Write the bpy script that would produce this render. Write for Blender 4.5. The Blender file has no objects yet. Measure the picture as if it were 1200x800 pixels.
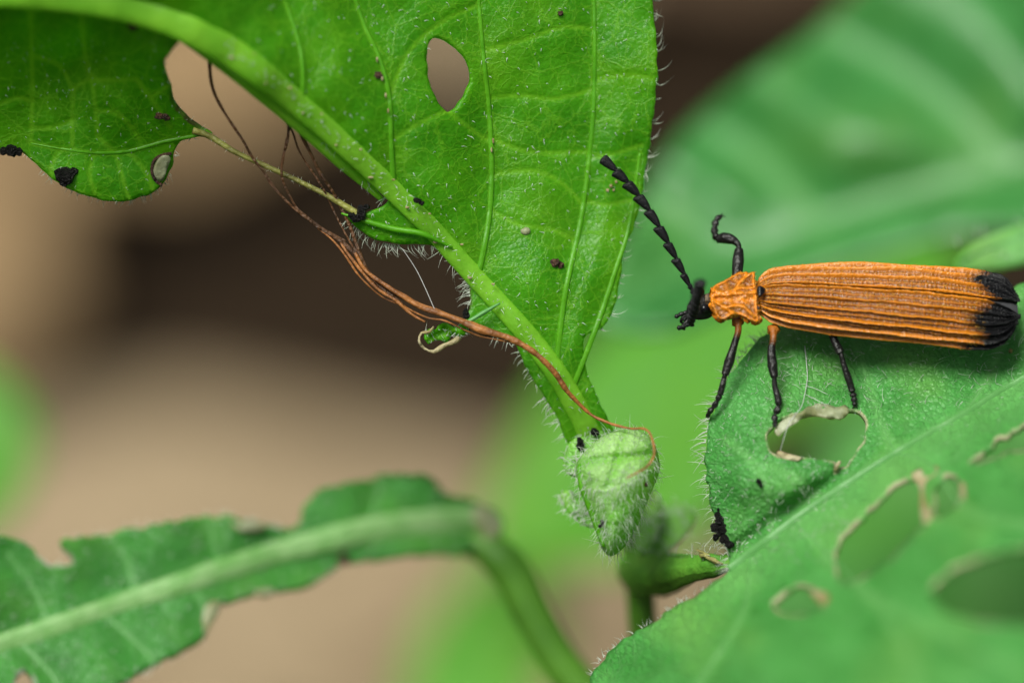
import bpy, math, random
import numpy as np
from mathutils import Vector, Matrix, noise
from mathutils.geometry import delaunay_2d_cdt

random.seed(11); RNG = np.random.default_rng(11)
scene = bpy.context.scene
COL = scene.collection
scene.unit_settings.system = 'METRIC'
scene.unit_settings.scale_length = 0.01          # one Blender unit is one centimetre: a macro scene

# ------------------------------------------------------------------ camera, sky, sun, exposure
PX = 320.0                 # photo pixels per centimetre in the plane of focus
DIST = 20.83 * PX          # camera to plane of focus, in those pixels
PITCH = math.radians(36)
CENTRE = np.array([0.0, 0.0, 14.0])              # the focus point hangs 14 cm above the forest floor
RIGHT = np.array([1.0, 0.0, 0.0])
UP = np.array([0.0, math.sin(PITCH), math.cos(PITCH)])
TOWARD = np.array([0.0, -math.cos(PITCH), math.sin(PITCH)])

cam_data = bpy.data.cameras.new('camera')
cam = bpy.data.objects.new('camera', cam_data); COL.objects.link(cam)
cam.location = CENTRE + TOWARD * 20.83
cam.rotation_euler = (math.pi / 2 - PITCH, 0, 0)
cam_data.lens = 200; cam_data.sensor_width = 36
cam_data.clip_start = 0.5; cam_data.clip_end = 20000
cam_data.dof.use_dof = True
cam_data.dof.focus_distance = 20.83
cam_data.dof.aperture_fstop = 0.165
scene.camera = cam

SUN_DIR = Vector((-0.30, -0.22, 0.92)).normalized()
world = bpy.data.worlds.new('World'); scene.world = world; world.use_nodes = True
wn = world.node_tree.nodes; wl = world.node_tree.links
sky = wn.new('ShaderNodeTexSky'); sky.sky_type = 'NISHITA'; sky.sun_disc = False
sky.sun_elevation = math.asin(SUN_DIR.z)
sky.sun_rotation = math.atan2(SUN_DIR.x, SUN_DIR.y)
sky.air_density = 0.7; sky.dust_density = 6.0; sky.ozone_density = 0.6
hs = wn.new('ShaderNodeHueSaturation'); hs.inputs['Saturation'].default_value = 0.25
wl.new(sky.outputs[0], hs.inputs['Color'])
wl.new(hs.outputs[0], wn['Background'].inputs['Color'])
wn['Background'].inputs['Strength'].default_value = 0.075
sun_data = bpy.data.lights.new('sun', 'SUN'); sun_data.energy = 4.2
sun_data.angle = math.radians(28); sun_data.color = (0.98, 1.0, 0.89)
sun = bpy.data.objects.new('sun', sun_data); COL.objects.link(sun)
sun.rotation_euler = SUN_DIR.to_track_quat('Z', 'Y').to_euler()
sun.location = (0, 0, 60)
scene.view_settings.view_transform = 'Standard'; scene.view_settings.look = 'None'
scene.view_settings.gamma = 1.0; scene.view_settings.use_curve_mapping = False
scene.view_settings.exposure = 0.18
scene.render.engine = 'CYCLES'
scene.cycles.use_denoising = True
scene.cycles.max_bounces = 6; scene.cycles.transmission_bounces = 6; scene.cycles.diffuse_bounces = 3; scene.cycles.adaptive_threshold = 0.02

# ------------------------------------------------------------------ helpers
def X3(px, py, z):
    """photo pixel + distance in front of the focus plane (photo px) -> camera-aligned point, perspective undone"""
    px = np.asarray(px, float); py = np.asarray(py, float); z = np.asarray(z, float) + 0 * px
    k = (DIST - z) / DIST
    return np.stack([(px - 600) * k, (400 - py) * k, z], -1)
def W(v):
    v = np.atleast_2d(np.asarray(v, float)) / PX
    return CENTRE + v[:, :1] * RIGHT + v[:, 1:2] * UP + v[:, 2:3] * TOWARD
DOWN = np.array([0.0, -math.cos(PITCH), -math.sin(PITCH)])     # world down, camera-aligned
def height(v): return float(W(v)[0, 2])

def tag(o, label=None, cat=None, group=None, kind=None):
    if label: o['label'] = label
    if cat: o['category'] = cat
    if group: o['group'] = group
    if kind: o['kind'] = kind
    return o
def thing(name, label, cat, base, group=None):
    o = bpy.data.objects.new(name, None); COL.objects.link(o)
    o.location = W(base)[0]; o.empty_display_size = 0.2
    return tag(o, label, cat, group)
def origin(p):
    o = np.zeros(3)
    while p is not None:
        o = o + np.array(p.location); p = p.parent
    return o
def mesh_obj(name, verts, faces, mat, parent=None, attrs=None, smooth=True, world_space=False, base=None):
    v = np.asarray(verts, float)
    if not world_space: v = W(v)
    if parent is not None: loc = np.zeros(3); org = origin(parent)
    else: loc = v.mean(0) if base is None else np.array(base); org = loc
    v = v - org
    me = bpy.data.meshes.new(name)
    if isinstance(faces, np.ndarray):
        n = faces.shape[1]
        me.vertices.add(len(v)); me.vertices.foreach_set('co', v.astype(np.float32).ravel())
        me.loops.add(faces.size); me.loops.foreach_set('vertex_index', faces.astype(np.int32).ravel())
        me.polygons.add(len(faces))
        me.polygons.foreach_set('loop_start', np.arange(0, faces.size, n, dtype=np.int32))
        me.update(calc_edges=True); me.validate()
    else:
        me.from_pydata([tuple(p) for p in v], [], [tuple(f) for f in faces])
        me.update()
    me.polygons.foreach_set('use_smooth', [smooth] * len(me.polygons))
    for k, a in (attrs or {}).items():
        a = np.asarray(a, np.float32)
        if a.ndim == 1:
            at = me.attributes.new(k, 'FLOAT', 'POINT'); at.data.foreach_set('value', a)
        else:
            at = me.attributes.new(k, 'FLOAT_VECTOR', 'POINT'); at.data.foreach_set('vector', a.ravel())
    if mat: me.materials.append(mat)
    o = bpy.data.objects.new(name, me); COL.objects.link(o)
    o.location = loc
    if parent is not None: o.parent = parent
    return o

def tps(ctrl):
    """smooth surface through (px, py, depth) points"""
    c = np.array(ctrl, float); P = c[:, :2] / 100; n = len(P)
    def U(r2): return np.where(r2 > 1e-12, r2 * np.log(np.maximum(r2, 1e-12)), 0)
    K = U(((P[:, None] - P[None]) ** 2).sum(-1)) + 0.02 * np.eye(n)
    Q = np.hstack([np.ones((n, 1)), P])
    A = np.block([[K, Q], [Q.T, np.zeros((3, 3))]])
    w = np.linalg.solve(A, np.concatenate([c[:, 2], np.zeros(3)]))
    def f(x, y):
        x = np.asarray(x, float); y = np.asarray(y, float)
        p = np.stack([x.ravel(), y.ravel()], -1) / 100
        r = U(((p[:, None] - P[None]) ** 2).sum(-1)) @ w[:n] + w[n] + p @ w[n + 1:]
        return r.reshape(x.shape)
    return f
_wav = [(RNG.normal(size=2), RNG.uniform(0, 6.28)) for _ in range(24)]
def wob(x, y, scale):
    s = 0
    for d, ph in _wav: s = s + np.sin((d[0] * np.asarray(x) + d[1] * np.asarray(y)) / scale + ph)
    return s / 5.0
def spline(pts, step=4.0, closed=False):
    p = np.array(pts, float); n = len(p); out = []
    for i in range(n if closed else n - 1):
        if closed: a, b, c, d = p[i - 1], p[i], p[(i + 1) % n], p[(i + 2) % n]
        else: a, b, c, d = p[max(i - 1, 0)], p[i], p[i + 1], p[min(i + 2, n - 1)]
        m = max(1, int(np.linalg.norm((c - b)[:2 if p.shape[1] == 2 else 3]) / step))
        t = (np.arange(m) / m)[:, None]
        out.append(0.5 * (2 * b + (c - a) * t + (2 * a - 5 * b + 4 * c - d) * t ** 2 + (3 * b - a - 3 * c + d) * t ** 3))
    if not closed: out.append(p[-1:])
    return np.vstack(out)
def inside(P, poly):
    x, y = P[:, 0], P[:, 1]; r = np.zeros(len(P), bool); n = len(poly)
    for i in range(n):
        x0, y0 = poly[i]; x1, y1 = poly[(i + 1) % n]
        if y0 == y1: continue
        c = (y0 > y) != (y1 > y)
        r ^= c & (x < (x1 - x0) * (y - y0) / (y1 - y0) + x0)
    return r
def pdist(P, line, chunk=20000):
    """distance of points to a polyline"""
    a = line[:-1]; b = line[1:]; d = b - a; L = np.maximum((d ** 2).sum(1), 1e-9); out = []
    for i in range(0, len(P), chunk):
        q = P[i:i + chunk]
        t = np.clip(((q[:, None] - a[None]) * d[None]).sum(-1) / L, 0, 1)
        out.append(np.sqrt((((a[None] + t[..., None] * d[None]) - q[:, None]) ** 2).sum(-1)).min(1))
    return np.concatenate(out)
def normals_of(v, tri):
    n = np.zeros_like(v)
    fn = np.cross(v[tri[:, 1]] - v[tri[:, 0]], v[tri[:, 2]] - v[tri[:, 0]])
    for k in range(3): np.add.at(n, tri[:, k], fn)
    return n / np.maximum(np.linalg.norm(n, axis=1, keepdims=True), 1e-9)

class Sheet: pass
def sheet(outline, holes=(), zf=None, spacing=5.0, thick=5.0, relief=None, step=4.0, ragged=0.0, veins=(), smooth_outline=True):
    """a leaf blade: outline and holes in photo px, true depth from zf, real thickness"""
    loops = []
    for l in [outline] + list(holes):
        q = spline(l, step, True) if smooth_outline else np.array(l, float)
        if ragged: q = q + ragged * np.stack([wob(q[:, 0], q[:, 1], 5.0), wob(q[:, 1] + 77, q[:, 0], 5.0)], -1)
        loops.append(q)
    lo = loops[0].min(0); hi = loops[0].max(0)
    gx, gy = np.meshgrid(np.arange(lo[0], hi[0], spacing), np.arange(lo[1], hi[1], spacing * 0.87))
    gx = gx + (np.arange(gx.shape[0]) % 2)[:, None] * spacing * 0.5
    G = np.stack([gx.ravel(), gy.ravel()], -1) + RNG.uniform(-.25, .25, (gx.size, 2)) * spacing
    ok = inside(G, loops[0])
    for h in loops[1:]: ok &= ~inside(G, h)
    G = G[ok]
    dd = np.min([pdist(G, np.vstack([l, l[:1]])) for l in loops], 0)
    G = G[dd > spacing * 0.45]
    pts = np.vstack(loops + [G]); edges = []; k = 0
    for l in loops:
        n = len(l); edges += [(k + i, k + (i + 1) % n) for i in range(n)]; k += n
    r = delaunay_2d_cdt([Vector(p) for p in pts], edges, [], 0, 1e-4)
    P = np.array([tuple(p) for p in r[0]]); T = np.array([f for f in r[2] if len(f) == 3])
    c = P[T].mean(1); ok = inside(c, loops[0])
    for h in loops[1:]: ok &= ~inside(c, h)
    T = T[ok]
    used = np.unique(T); mp = -np.ones(len(P), int); mp[used] = np.arange(len(used)); P = P[used]; T = mp[T]
    a = P[T]; s = np.cross(a[:, 1] - a[:, 0], a[:, 2] - a[:, 0]); T[s > 0] = T[s > 0][:, ::-1]     # py points down
    z = zf(P[:, 0], P[:, 1])
    if relief is not None: z = z + relief(P[:, 0], P[:, 1])
    F = X3(P[:, 0], P[:, 1], z); N = normals_of(F, T)
    E = np.vstack([T[:, [0, 1]], T[:, [1, 2]], T[:, [2, 0]]])
    key = np.sort(E, 1); _, idx, cnt = np.unique(key, axis=0, return_index=True, return_counts=True)
    B = E[idx[cnt == 1]]; n = len(P)
    S = Sheet(); S.P = P; S.N = N; S.front = F; S.T = T; S.loops = loops; S.zf = zf
    back = F - N * thick
    S.verts = np.vstack([F, back])
    rim = np.vstack([np.stack([B[:, 1], B[:, 0], B[:, 0] + n], -1), np.stack([B[:, 1], B[:, 0] + n, B[:, 1] + n], -1)])
    S.faces = np.vstack([T, T[:, ::-1] + n, rim])
    S.two = lambda q: np.concatenate([q, q])
    vd = np.full(n, 99.0)
    for vl in veins: vd = np.minimum(vd, pdist(P, vl))
    S.vd = vd
    S.attrs = {'lp': np.hstack([np.vstack([P, P]) / 100, np.zeros((2 * n, 1))]), 'vein': S.two(vd)}
    S.edge = np.min([pdist(P, np.vstack([l, l[:1]])) for l in loops], 0)
    S.attrs['rim'] = S.two(np.full(n, 99.0))
    return S
def eaten(S, *lines):
    """distance to chewed edges, where the blade dried out"""
    S.attrs['rim'] = S.two(np.min([pdist(S.P, l) for l in lines], 0))

def tube(path, rad, seg=8, flat=1.0, flat_dir=None):
    p = np.array(path, float); n = len(p)
    rad = np.full(n, rad, float) if np.isscalar(rad) else np.interp(np.linspace(0, 1, n), np.linspace(0, 1, len(rad)), rad)
    t = np.gradient(p, axis=0); t /= np.maximum(np.linalg.norm(t, axis=1, keepdims=True), 1e-9)
    ref = np.array([0.0, 0.0, 1.0]) if flat_dir is None else np.array(flat_dir, float)
    u = ref - (t @ ref)[:, None] * t
    bad = np.linalg.norm(u, axis=1) < 0.15
    u[bad] = np.cross(t[bad], [0.3, 1, 0.1]); u /= np.linalg.norm(u, axis=1, keepdims=True)
    w = np.cross(t, u); V = []
    an = np.linspace(0, 2 * math.pi, seg, endpoint=False)
    for i in range(n):
        V.append(p[i] + rad[i] * (flat * np.cos(an)[:, None] * u[i] + np.sin(an)[:, None] * w[i]))
    V = np.vstack(V + [p[:1], p[-1:]]); F = []
    for i in range(n - 1):
        for k in range(seg):
            a = i * seg + k; b = i * seg + (k + 1) % seg
            F += [(a, b, b + seg), (a, b + seg, a + seg)]
    for k in range(seg):
        F.append((n * seg, (k + 1) % seg, k)); F.append((n * seg + 1, (n - 1) * seg + k, (n - 1) * seg + (k + 1) % seg))
    return V, np.array(F)
def on_leaf(zf, line, lift=0.0): return X3(line[:, 0], line[:, 1], zf(line[:, 0], line[:, 1]) + lift)

def hair_mesh(roots, dirs, lens, rad, bend, curl=0.5, rings=5):
    """thin tapering curved hairs, three-sided"""
    n = len(roots)
    d = dirs / np.maximum(np.linalg.norm(dirs, axis=1, keepdims=True), 1e-9)
    b = bend - (bend * d).sum(1, keepdims=True) * d; b /= np.maximum(np.linalg.norm(b, axis=1, keepdims=True), 1e-9)
    s = np.cross(d, b); L = np.broadcast_to(lens, (n,))[:, None]; C = np.broadcast_to(curl, (n,))[:, None]
    R = np.broadcast_to(rad, (n,))[:, None]; V = []
    for i in range(rings):
        t = i / (rings - 1); c = roots + L * (d * (t - 0.25 * C * t * t) + b * C * t * t)
        rr = R * (1.0 - 0.85 * t)
        for a in (0, 2.094, 4.189): V.append(c + rr * (math.cos(a) * b + math.sin(a) * s))
    V = np.stack(V, 1).reshape(-1, 3); F = []
    for i in range(rings - 1):
        for k in range(3):
            a = i * 3 + k; q = i * 3 + (k + 1) % 3
            F += [(a, q, q + 3), (a, q + 3, a + 3)]
    F = np.array(F); m = rings * 3
    return V, (F[None] + (np.arange(n) * m)[:, None, None]).reshape(-1, 3)
def join(parts):
    V = []; F = []; k = 0
    for v, f in parts: V.append(v); F.append(np.asarray(f) + k); k += len(v)
    return np.vstack(V), np.vstack(F)
_ico = {}
def lump(c, r, jag=0.25, seed=0, stretch=(1, 1, 1), sub=2):
    import bmesh
    if sub not in _ico:
        bm = bmesh.new(); bmesh.ops.create_icosphere(bm, subdivisions=sub, radius=1)
        _ico[sub] = (np.array([v.co[:] for v in bm.verts]), np.array([[v.index for v in f.verts] for f in bm.faces])); bm.free()
    v, f = _ico[sub]
    nz = np.array([noise.noise(Vector(p * 1.7 + seed * 3.7)) for p in v])
    return np.array(c) + v * (1 + jag * 1.6 * nz[:, None]) * r * np.array(stretch), f

# ------------------------------------------------------------------ materials
def nodes(name):
    m = bpy.data.materials.new(name); m.use_nodes = True
    return m, m.node_tree.nodes, m.node_tree.links, m.node_tree.nodes['Principled BSDF']
def N(n, t, **kw):
    x = n.new(t)
    for k, v in kw.items():
        if k.startswith('i_'): x.inputs[int(k[2:]) if k[2:].isdigit() else k[2:].replace('_', ' ')].default_value = v
        else: setattr(x, k, v)
    return x
def ramp(n, l, src, p0, p1, c0=(0, 0, 0, 1), c1=(1, 1, 1, 1)):
    r = n.new('ShaderNodeValToRGB'); l.new(src, r.inputs[0])
    r.color_ramp.elements[0].position = p0; r.color_ramp.elements[1].position = p1
    r.color_ramp.elements[0].color = c0; r.color_ramp.elements[1].color = c1
    return r.outputs[0]
def mrange(n, l, src, a, b, c, d):
    r = n.new('ShaderNodeMapRange'); l.new(src, r.inputs[0])
    for i, v in enumerate((a, b, c, d)): r.inputs[i + 1].default_value = v
    return r.outputs[0]
def mix(n, l, fac, a, b, mode='MIX'):
    m = n.new('ShaderNodeMix'); m.data_type = 'RGBA'; m.blend_type = mode
    for s, v in ((0, fac), (6, a), (7, b)):
        if isinstance(v, bpy.types.NodeSocket): l.new(v, m.inputs[s])
        else: m.inputs[s].default_value = v if s == 0 else (*v, 1)
    return m.outputs[2]

def leaf_mat(name, base, dark, pale, trans, tcol, rough=0.42, spec=0.5, net=7.0, netw=0.05, net_amt=0.5, bump=0.35,
             pustule=0.0, vein_w=5.0, vein_amt=0.6, dry=(0.36, 0.23, 0.11), rim_w=5.0, coat=0.0, glint=0.0):
    m, n, l, p = nodes(name)
    lp = N(n, 'ShaderNodeAttribute', attribute_name='lp').outputs['Vector']
    ve = N(n, 'ShaderNodeAttribute', attribute_name='vein').outputs['Fac']
    ri = N(n, 'ShaderNodeAttribute', attribute_name='rim').outputs['Fac']
    nz = N(n, 'ShaderNodeTexNoise', i_Scale=1.6, i_Detail=3.0, i_Roughness=0.6); l.new(lp, nz.inputs['Vector'])
    nf = N(n, 'ShaderNodeTexNoise', i_Scale=22.0, i_Detail=3.0); l.new(lp, nf.inputs['Vector'])
    wv = N(n, 'ShaderNodeVectorMath', operation='SCALE'); wv.inputs[3].default_value = 0.06
    l.new(nf.outputs['Color'], wv.inputs[0])
    ad = N(n, 'ShaderNodeVectorMath', operation='ADD'); l.new(lp, ad.inputs[0]); l.new(wv.outputs[0], ad.inputs[1])
    vo = N(n, 'ShaderNodeTexVoronoi', feature='DISTANCE_TO_EDGE', i_Scale=net); l.new(ad.outputs[0], vo.inputs['Vector'])
    vo2 = N(n, 'ShaderNodeTexVoronoi', feature='DISTANCE_TO_EDGE', i_Scale=net * 0.36); l.new(ad.outputs[0], vo2.inputs['Vector'])
    n1 = mrange(n, l, vo.outputs['Distance'], 0, netw, 1, 0); n2 = mrange(n, l, vo2.outputs['Distance'], 0, netw * 0.55, 1, 0)
    mx = N(n, 'ShaderNodeMath', operation='MAXIMUM'); l.new(n1, mx.inputs[0]); l.new(n2, mx.inputs[1])
    netm = N(n, 'ShaderNodeMath', operation='MULTIPLY'); l.new(mx.outputs[0], netm.inputs[0]); netm.inputs[1].default_value = net_amt
    c = mix(n, l, ramp(n, l, nz.outputs['Fac'], 0.32, 0.72), dark, base)
    ny = N(n, 'ShaderNodeTexNoise', i_Scale=0.9, i_Detail=2.0); l.new(wv.outputs[0] if False else lp, ny.inputs['Vector'])
    c = mix(n, l, mrange(n, l, ny.outputs['Fac'], 0.48, 0.72, 0, 0.6), c, (base[0] * 1.8, base[1] * 1.12, base[2]))
    c = mix(n, l, netm.outputs[0], c, pale)
    vm = mrange(n, l, ve, 0, vein_w, vein_amt, 0); c = mix(n, l, vm, c, pale)
    # specks: glands and hair bases
    vs = N(n, 'ShaderNodeTexVoronoi', feature='F1', i_Scale=11.0, i_Randomness=0.9); l.new(lp, vs.inputs['Vector'])
    sp = mrange(n, l, vs.outputs['Distance'], 0.10, 0.2, pustule, 0)
    c = mix(n, l, sp, c, tuple(q * 0.45 for q in dark))
    # dried, chewed rim
    jr = N(n, 'ShaderNodeMath', operation='MULTIPLY_ADD'); l.new(nf.outputs['Fac'], jr.inputs[0]); jr.inputs[1].default_value = rim_w * 1.5; jr.inputs[2].default_value = -rim_w * 0.75
    r2 = N(n, 'ShaderNodeMath', operation='ADD'); l.new(ri, r2.inputs[0]); l.new(jr.outputs[0], r2.inputs[1])
    rp = N(n, 'ShaderNodeTexNoise', i_Scale=4.0, i_Detail=2.0); l.new(lp, rp.inputs['Vector'])
    rq = N(n, 'ShaderNodeMath', operation='MULTIPLY'); l.new(mrange(n, l, r2.outputs[0], rim_w * 0.35, rim_w, 1, 0), rq.inputs[0]); l.new(ramp(n, l, rp.outputs['Fac'], 0.40, 0.58), rq.inputs[1])
    rm = rq.outputs[0]
    c = mix(n, l, rm, c, dry)
    l.new(c, p.inputs['Base Color'])
    p.inputs['Roughness'].default_value = rough; p.inputs['Specular IOR Level'].default_value = spec
    p.inputs['Coat Weight'].default_value = coat; p.inputs['Coat Roughness'].default_value = 0.25
    # relief
    nb = N(n, 'ShaderNodeTexNoise', i_Scale=38.0, i_Detail=1.0); l.new(lp, nb.inputs['Vector'])
    vb = N(n, 'ShaderNodeTexVoronoi', feature='F1', i_Scale=19.0); l.new(lp, vb.inputs['Vector'])
    h1 = N(n, 'ShaderNodeMath', operation='MULTIPLY_ADD'); l.new(nb.outputs['Fac'], h1.inputs[0]); h1.inputs[1].default_value = 0.5; l.new(mx.outputs[0], h1.inputs[2])
    h2 = N(n, 'ShaderNodeMath', operation='MULTIPLY_ADD'); l.new(vb.outputs['Distance'], h2.inputs[0]); h2.inputs[1].default_value = -1.0 * (0.3 + glint); l.new(h1.outputs[0], h2.inputs[2])
    b3 = N(n, 'ShaderNodeBump', i_Strength=bump, i_Distance=0.012); l.new(h2.outputs[0], b3.inputs['Height'])
    l.new(b3.outputs[0], p.inputs['Normal'])
    tr = N(n, 'ShaderNodeBsdfTranslucent')
    tc = mix(n, l, vm, tcol, tuple(min(1, q * 2.2) for q in tcol)); tc = mix(n, l, netm.outputs[0], tc, tuple(min(1, q * 1.7) for q in tcol))
    tc = mix(n, l, rm, tc, dry); l.new(tc, tr.inputs[0])
    ms = N(n, 'ShaderNodeMixShader'); ms.inputs[0].default_value = trans
    l.new(p.outputs[0], ms.inputs[1]); l.new(tr.outputs[0], ms.inputs[2])
    l.new(ms.outputs[0], n['Material Output'].inputs['Surface'])
    return m
def plain(name, c, rough=0.5, spec=0.5, var=0.25, scale=6.0, bump=0.2, trans=0.0, tcol=None, c2=None, dist=0.01, coat=0.0):
    m, n, l, p = nodes(name)
    g = N(n, 'ShaderNodeNewGeometry').outputs['Position']
    nz = N(n, 'ShaderNodeTexNoise', i_Scale=scale, i_Detail=4.0); l.new(g, nz.inputs['Vector'])
    nb = N(n, 'ShaderNodeTexNoise', i_Scale=scale * 4, i_Detail=3.0); l.new(g, nb.inputs['Vector'])
    d = c2 if c2 else tuple(q * (1 - var) for q in c)
    l.new(mix(n, l, ramp(n, l, nz.outputs['Fac'], 0.35, 0.65), d, c), p.inputs['Base Color'])
    p.inputs['Roughness'].default_value = rough; p.inputs['Specular IOR Level'].default_value = spec
    p.inputs['Coat Weight'].default_value = coat
    b = N(n, 'ShaderNodeBump', i_Strength=bump, i_Distance=dist); l.new(nb.outputs['Fac'], b.inputs['Height']); l.new(b.outputs[0], p.inputs['Normal'])
    if trans:
        tr = N(n, 'ShaderNodeBsdfTranslucent'); tr.inputs[0].default_value = (*(tcol or c), 1)
        ms = N(n, 'ShaderNodeMixShader'); ms.inputs[0].default_value = trans
        l.new(p.outputs[0], ms.inputs[1]); l.new(tr.outputs[0], ms.inputs[2]); l.new(ms.outputs[0], n['Material Output'].inputs['Surface'])
    return m

M_LEAFA = leaf_mat('upper_leaf', (0.088, 0.350, 0.006), (0.046, 0.235, 0.004), (0.21, 0.50, 0.020), 0.50, (0.26, 0.76, 0.008),
                   rough=0.36, spec=0.36, net=6.5, netw=0.045, net_amt=0.55, bump=0.30, vein_w=4.2, vein_amt=0.75, dry=(0.10, 0.11, 0.03), rim_w=3.0, glint=0.5)
M_LEAFR = leaf_mat('perch_leaf', (0.100, 0.375, 0.085), (0.048, 0.250, 0.040), (0.19, 0.48, 0.14), 0.30, (0.17, 0.58, 0.07),
                   rough=0.45, spec=0.40, net=9, netw=0.05, net_amt=0.22, bump=0.55, pustule=0.6, vein_w=20, vein_amt=0.5, dry=(0.46, 0.46, 0.27), rim_w=3.0, glint=0.9)
M_LEAFL = leaf_mat('low_leaf', (0.058, 0.290, 0.040), (0.026, 0.175, 0.020), (0.15, 0.40, 0.10), 0.28, (0.10, 0.42, 0.05),
                   rough=0.42, spec=0.45, net=7, net_amt=0.2, bump=0.5, pustule=0.25, vein_w=8, vein_amt=0.3, dry=(0.42, 0.42, 0.36), rim_w=4, glint=0.6)
M_LEAFBIG = leaf_mat('ridged_leaf', (0.054, 0.245, 0.054), (0.026, 0.160, 0.026), (0.14, 0.38, 0.14), 0.25, (0.10, 0.45, 0.04),
                     rough=0.36, spec=0.6, net=3, net_amt=0.15, bump=0.2, vein_w=14, vein_amt=0.3)
M_LEAFYEL = leaf_mat('yellow_green_leaf', (0.092, 0.315, 0.022), (0.070, 0.250, 0.016), (0.15, 0.40, 0.06), 0.3, (0.20, 0.55, 0.03),
                     rough=0.5, spec=0.4, net=3, net_amt=0.15, bump=0.15, vein_w=14, vein_amt=0.3)
M_LEAFDEEP = leaf_mat('deep_green_leaf', (0.060, 0.285, 0.032), (0.040, 0.215, 0.020), (0.13, 0.37, 0.07), 0.3, (0.14, 0.52, 0.05),
                      rough=0.5, spec=0.4, net=3, net_amt=0.15, bump=0.15, vein_w=14, vein_amt=0.3)
M_PALE = leaf_mat('pale_leaf', (0.19, 0.48, 0.14), (0.12, 0.38, 0.08), (0.30, 0.55, 0.22), 0.35, (0.3, 0.7, 0.12), rough=0.5, spec=0.35, net=8, net_amt=0.3, bump=0.5)
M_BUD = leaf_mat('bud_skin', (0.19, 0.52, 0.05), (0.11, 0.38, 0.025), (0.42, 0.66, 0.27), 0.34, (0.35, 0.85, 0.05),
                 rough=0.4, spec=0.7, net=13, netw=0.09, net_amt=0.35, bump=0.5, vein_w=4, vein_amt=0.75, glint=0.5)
M_RIBA = plain('upper_midrib', (0.24, 0.56, 0.035), 0.38, 0.4, scale=9, bump=0.35, trans=0.45, tcol=(0.45, 0.9, 0.04), c2=(0.17, 0.46, 0.025))
M_VEINA = plain('upper_vein', (0.125, 0.42, 0.012), 0.38, 0.4, scale=9, bump=0.3, trans=0.45, tcol=(0.2, 0.62, 0.02), c2=(0.09, 0.34, 0.008))
M_RIBR = plain('perch_midrib', (0.12, 0.33, 0.095), 0.45, 0.5, scale=8, bump=0.3, trans=0.2, tcol=(0.2, 0.5, 0.1), c2=(0.085, 0.28, 0.065))
M_RIBL = plain('low_midrib', (0.25, 0.44, 0.17), 0.5, 0.4, scale=12, bump=0.8, trans=0.15, tcol=(0.2, 0.5, 0.1), c2=(0.14, 0.34, 0.085))
M_STEM = plain('stem_skin', (0.085, 0.24, 0.018), 0.45, 0.5, scale=5, bump=0.4, trans=0.15, tcol=(0.15, 0.4, 0.02), c2=(0.05, 0.16, 0.01))
M_NODE = plain('node_skin', (0.12, 0.33, 0.030), 0.45, 0.5, scale=14, bump=0.6, trans=0.15, tcol=(0.2, 0.4, 0.03), c2=(0.07, 0.24, 0.02))
M_SCAR = plain('node_scar', (0.30, 0.29, 0.09), 0.6, 0.4, scale=30, bump=0.7, c2=(0.18, 0.16, 0.05))
M_HAIR = plain('white_hair', (0.80, 0.85, 0.76), 0.3, 0.6, bump=0.0, trans=0.4, tcol=(0.75, 0.85, 0.7))
M_FIBRE = plain('dry_fibre', (0.33, 0.125, 0.028), 0.5, 0.4, scale=18, bump=0.6, c2=(0.14, 0.050, 0.012), dist=0.012)
M_FIBRED = plain('dark_fibre', (0.115, 0.048, 0.016), 0.5, 0.4, scale=18, bump=0.9, c2=(0.05, 0.022, 0.009), dist=0.02)
M_TORN = plain('torn_vein', (0.24, 0.24, 0.05), 0.45, 0.5, scale=14, bump=0.8, c2=(0.12, 0.11, 0.025))
M_DRY = plain('dried_tissue', (0.50, 0.45, 0.28), 0.55, 0.5, scale=10, bump=0.8, trans=0.25, tcol=(0.6, 0.45, 0.2), c2=(0.26, 0.20, 0.07), dist=0.02)
M_WINDOW = plain('pale_window', (0.46, 0.50, 0.34), 0.4, 0.5, scale=12, bump=0.6, trans=0.4, tcol=(0.5, 0.55, 0.25), c2=(0.26, 0.27, 0.13))
M_FRASS = plain('frass', (0.010, 0.009, 0.009), 0.4, 0.2, scale=30, bump=1.0, c2=(0.003, 0.003, 0.003), dist=0.03)
M_CRUMB = plain('crumb', (0.12, 0.055, 0.03), 0.6, 0.4, scale=30, bump=1.0, c2=(0.03, 0.014, 0.01), dist=0.03)
M_SILK = plain('silk', (0.7, 0.7, 0.7), 0.3, 0.7, bump=0.0, trans=0.4)
M_SOIL = plain('soil', (0.026, 0.0155, 0.008), 0.9, 0.1, scale=1.3, bump=0.8, c2=(0.009, 0.0055, 0.003), dist=0.15)
M_TAN = plain('tan_litter', (0.265, 0.198, 0.122), 0.7, 0.3, scale=1.2, bump=0.5, c2=(0.19, 0.138, 0.080), dist=0.05)
M_MID = plain('light_brown_litter', (0.245, 0.162, 0.082), 0.7, 0.3, scale=1.2, bump=0.5, c2=(0.18, 0.115, 0.056), dist=0.05)
M_BROWN = plain('brown_litter', (0.17, 0.112, 0.062), 0.7, 0.3, scale=1.2, bump=0.5, c2=(0.10, 0.058, 0.033), dist=0.05)

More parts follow.
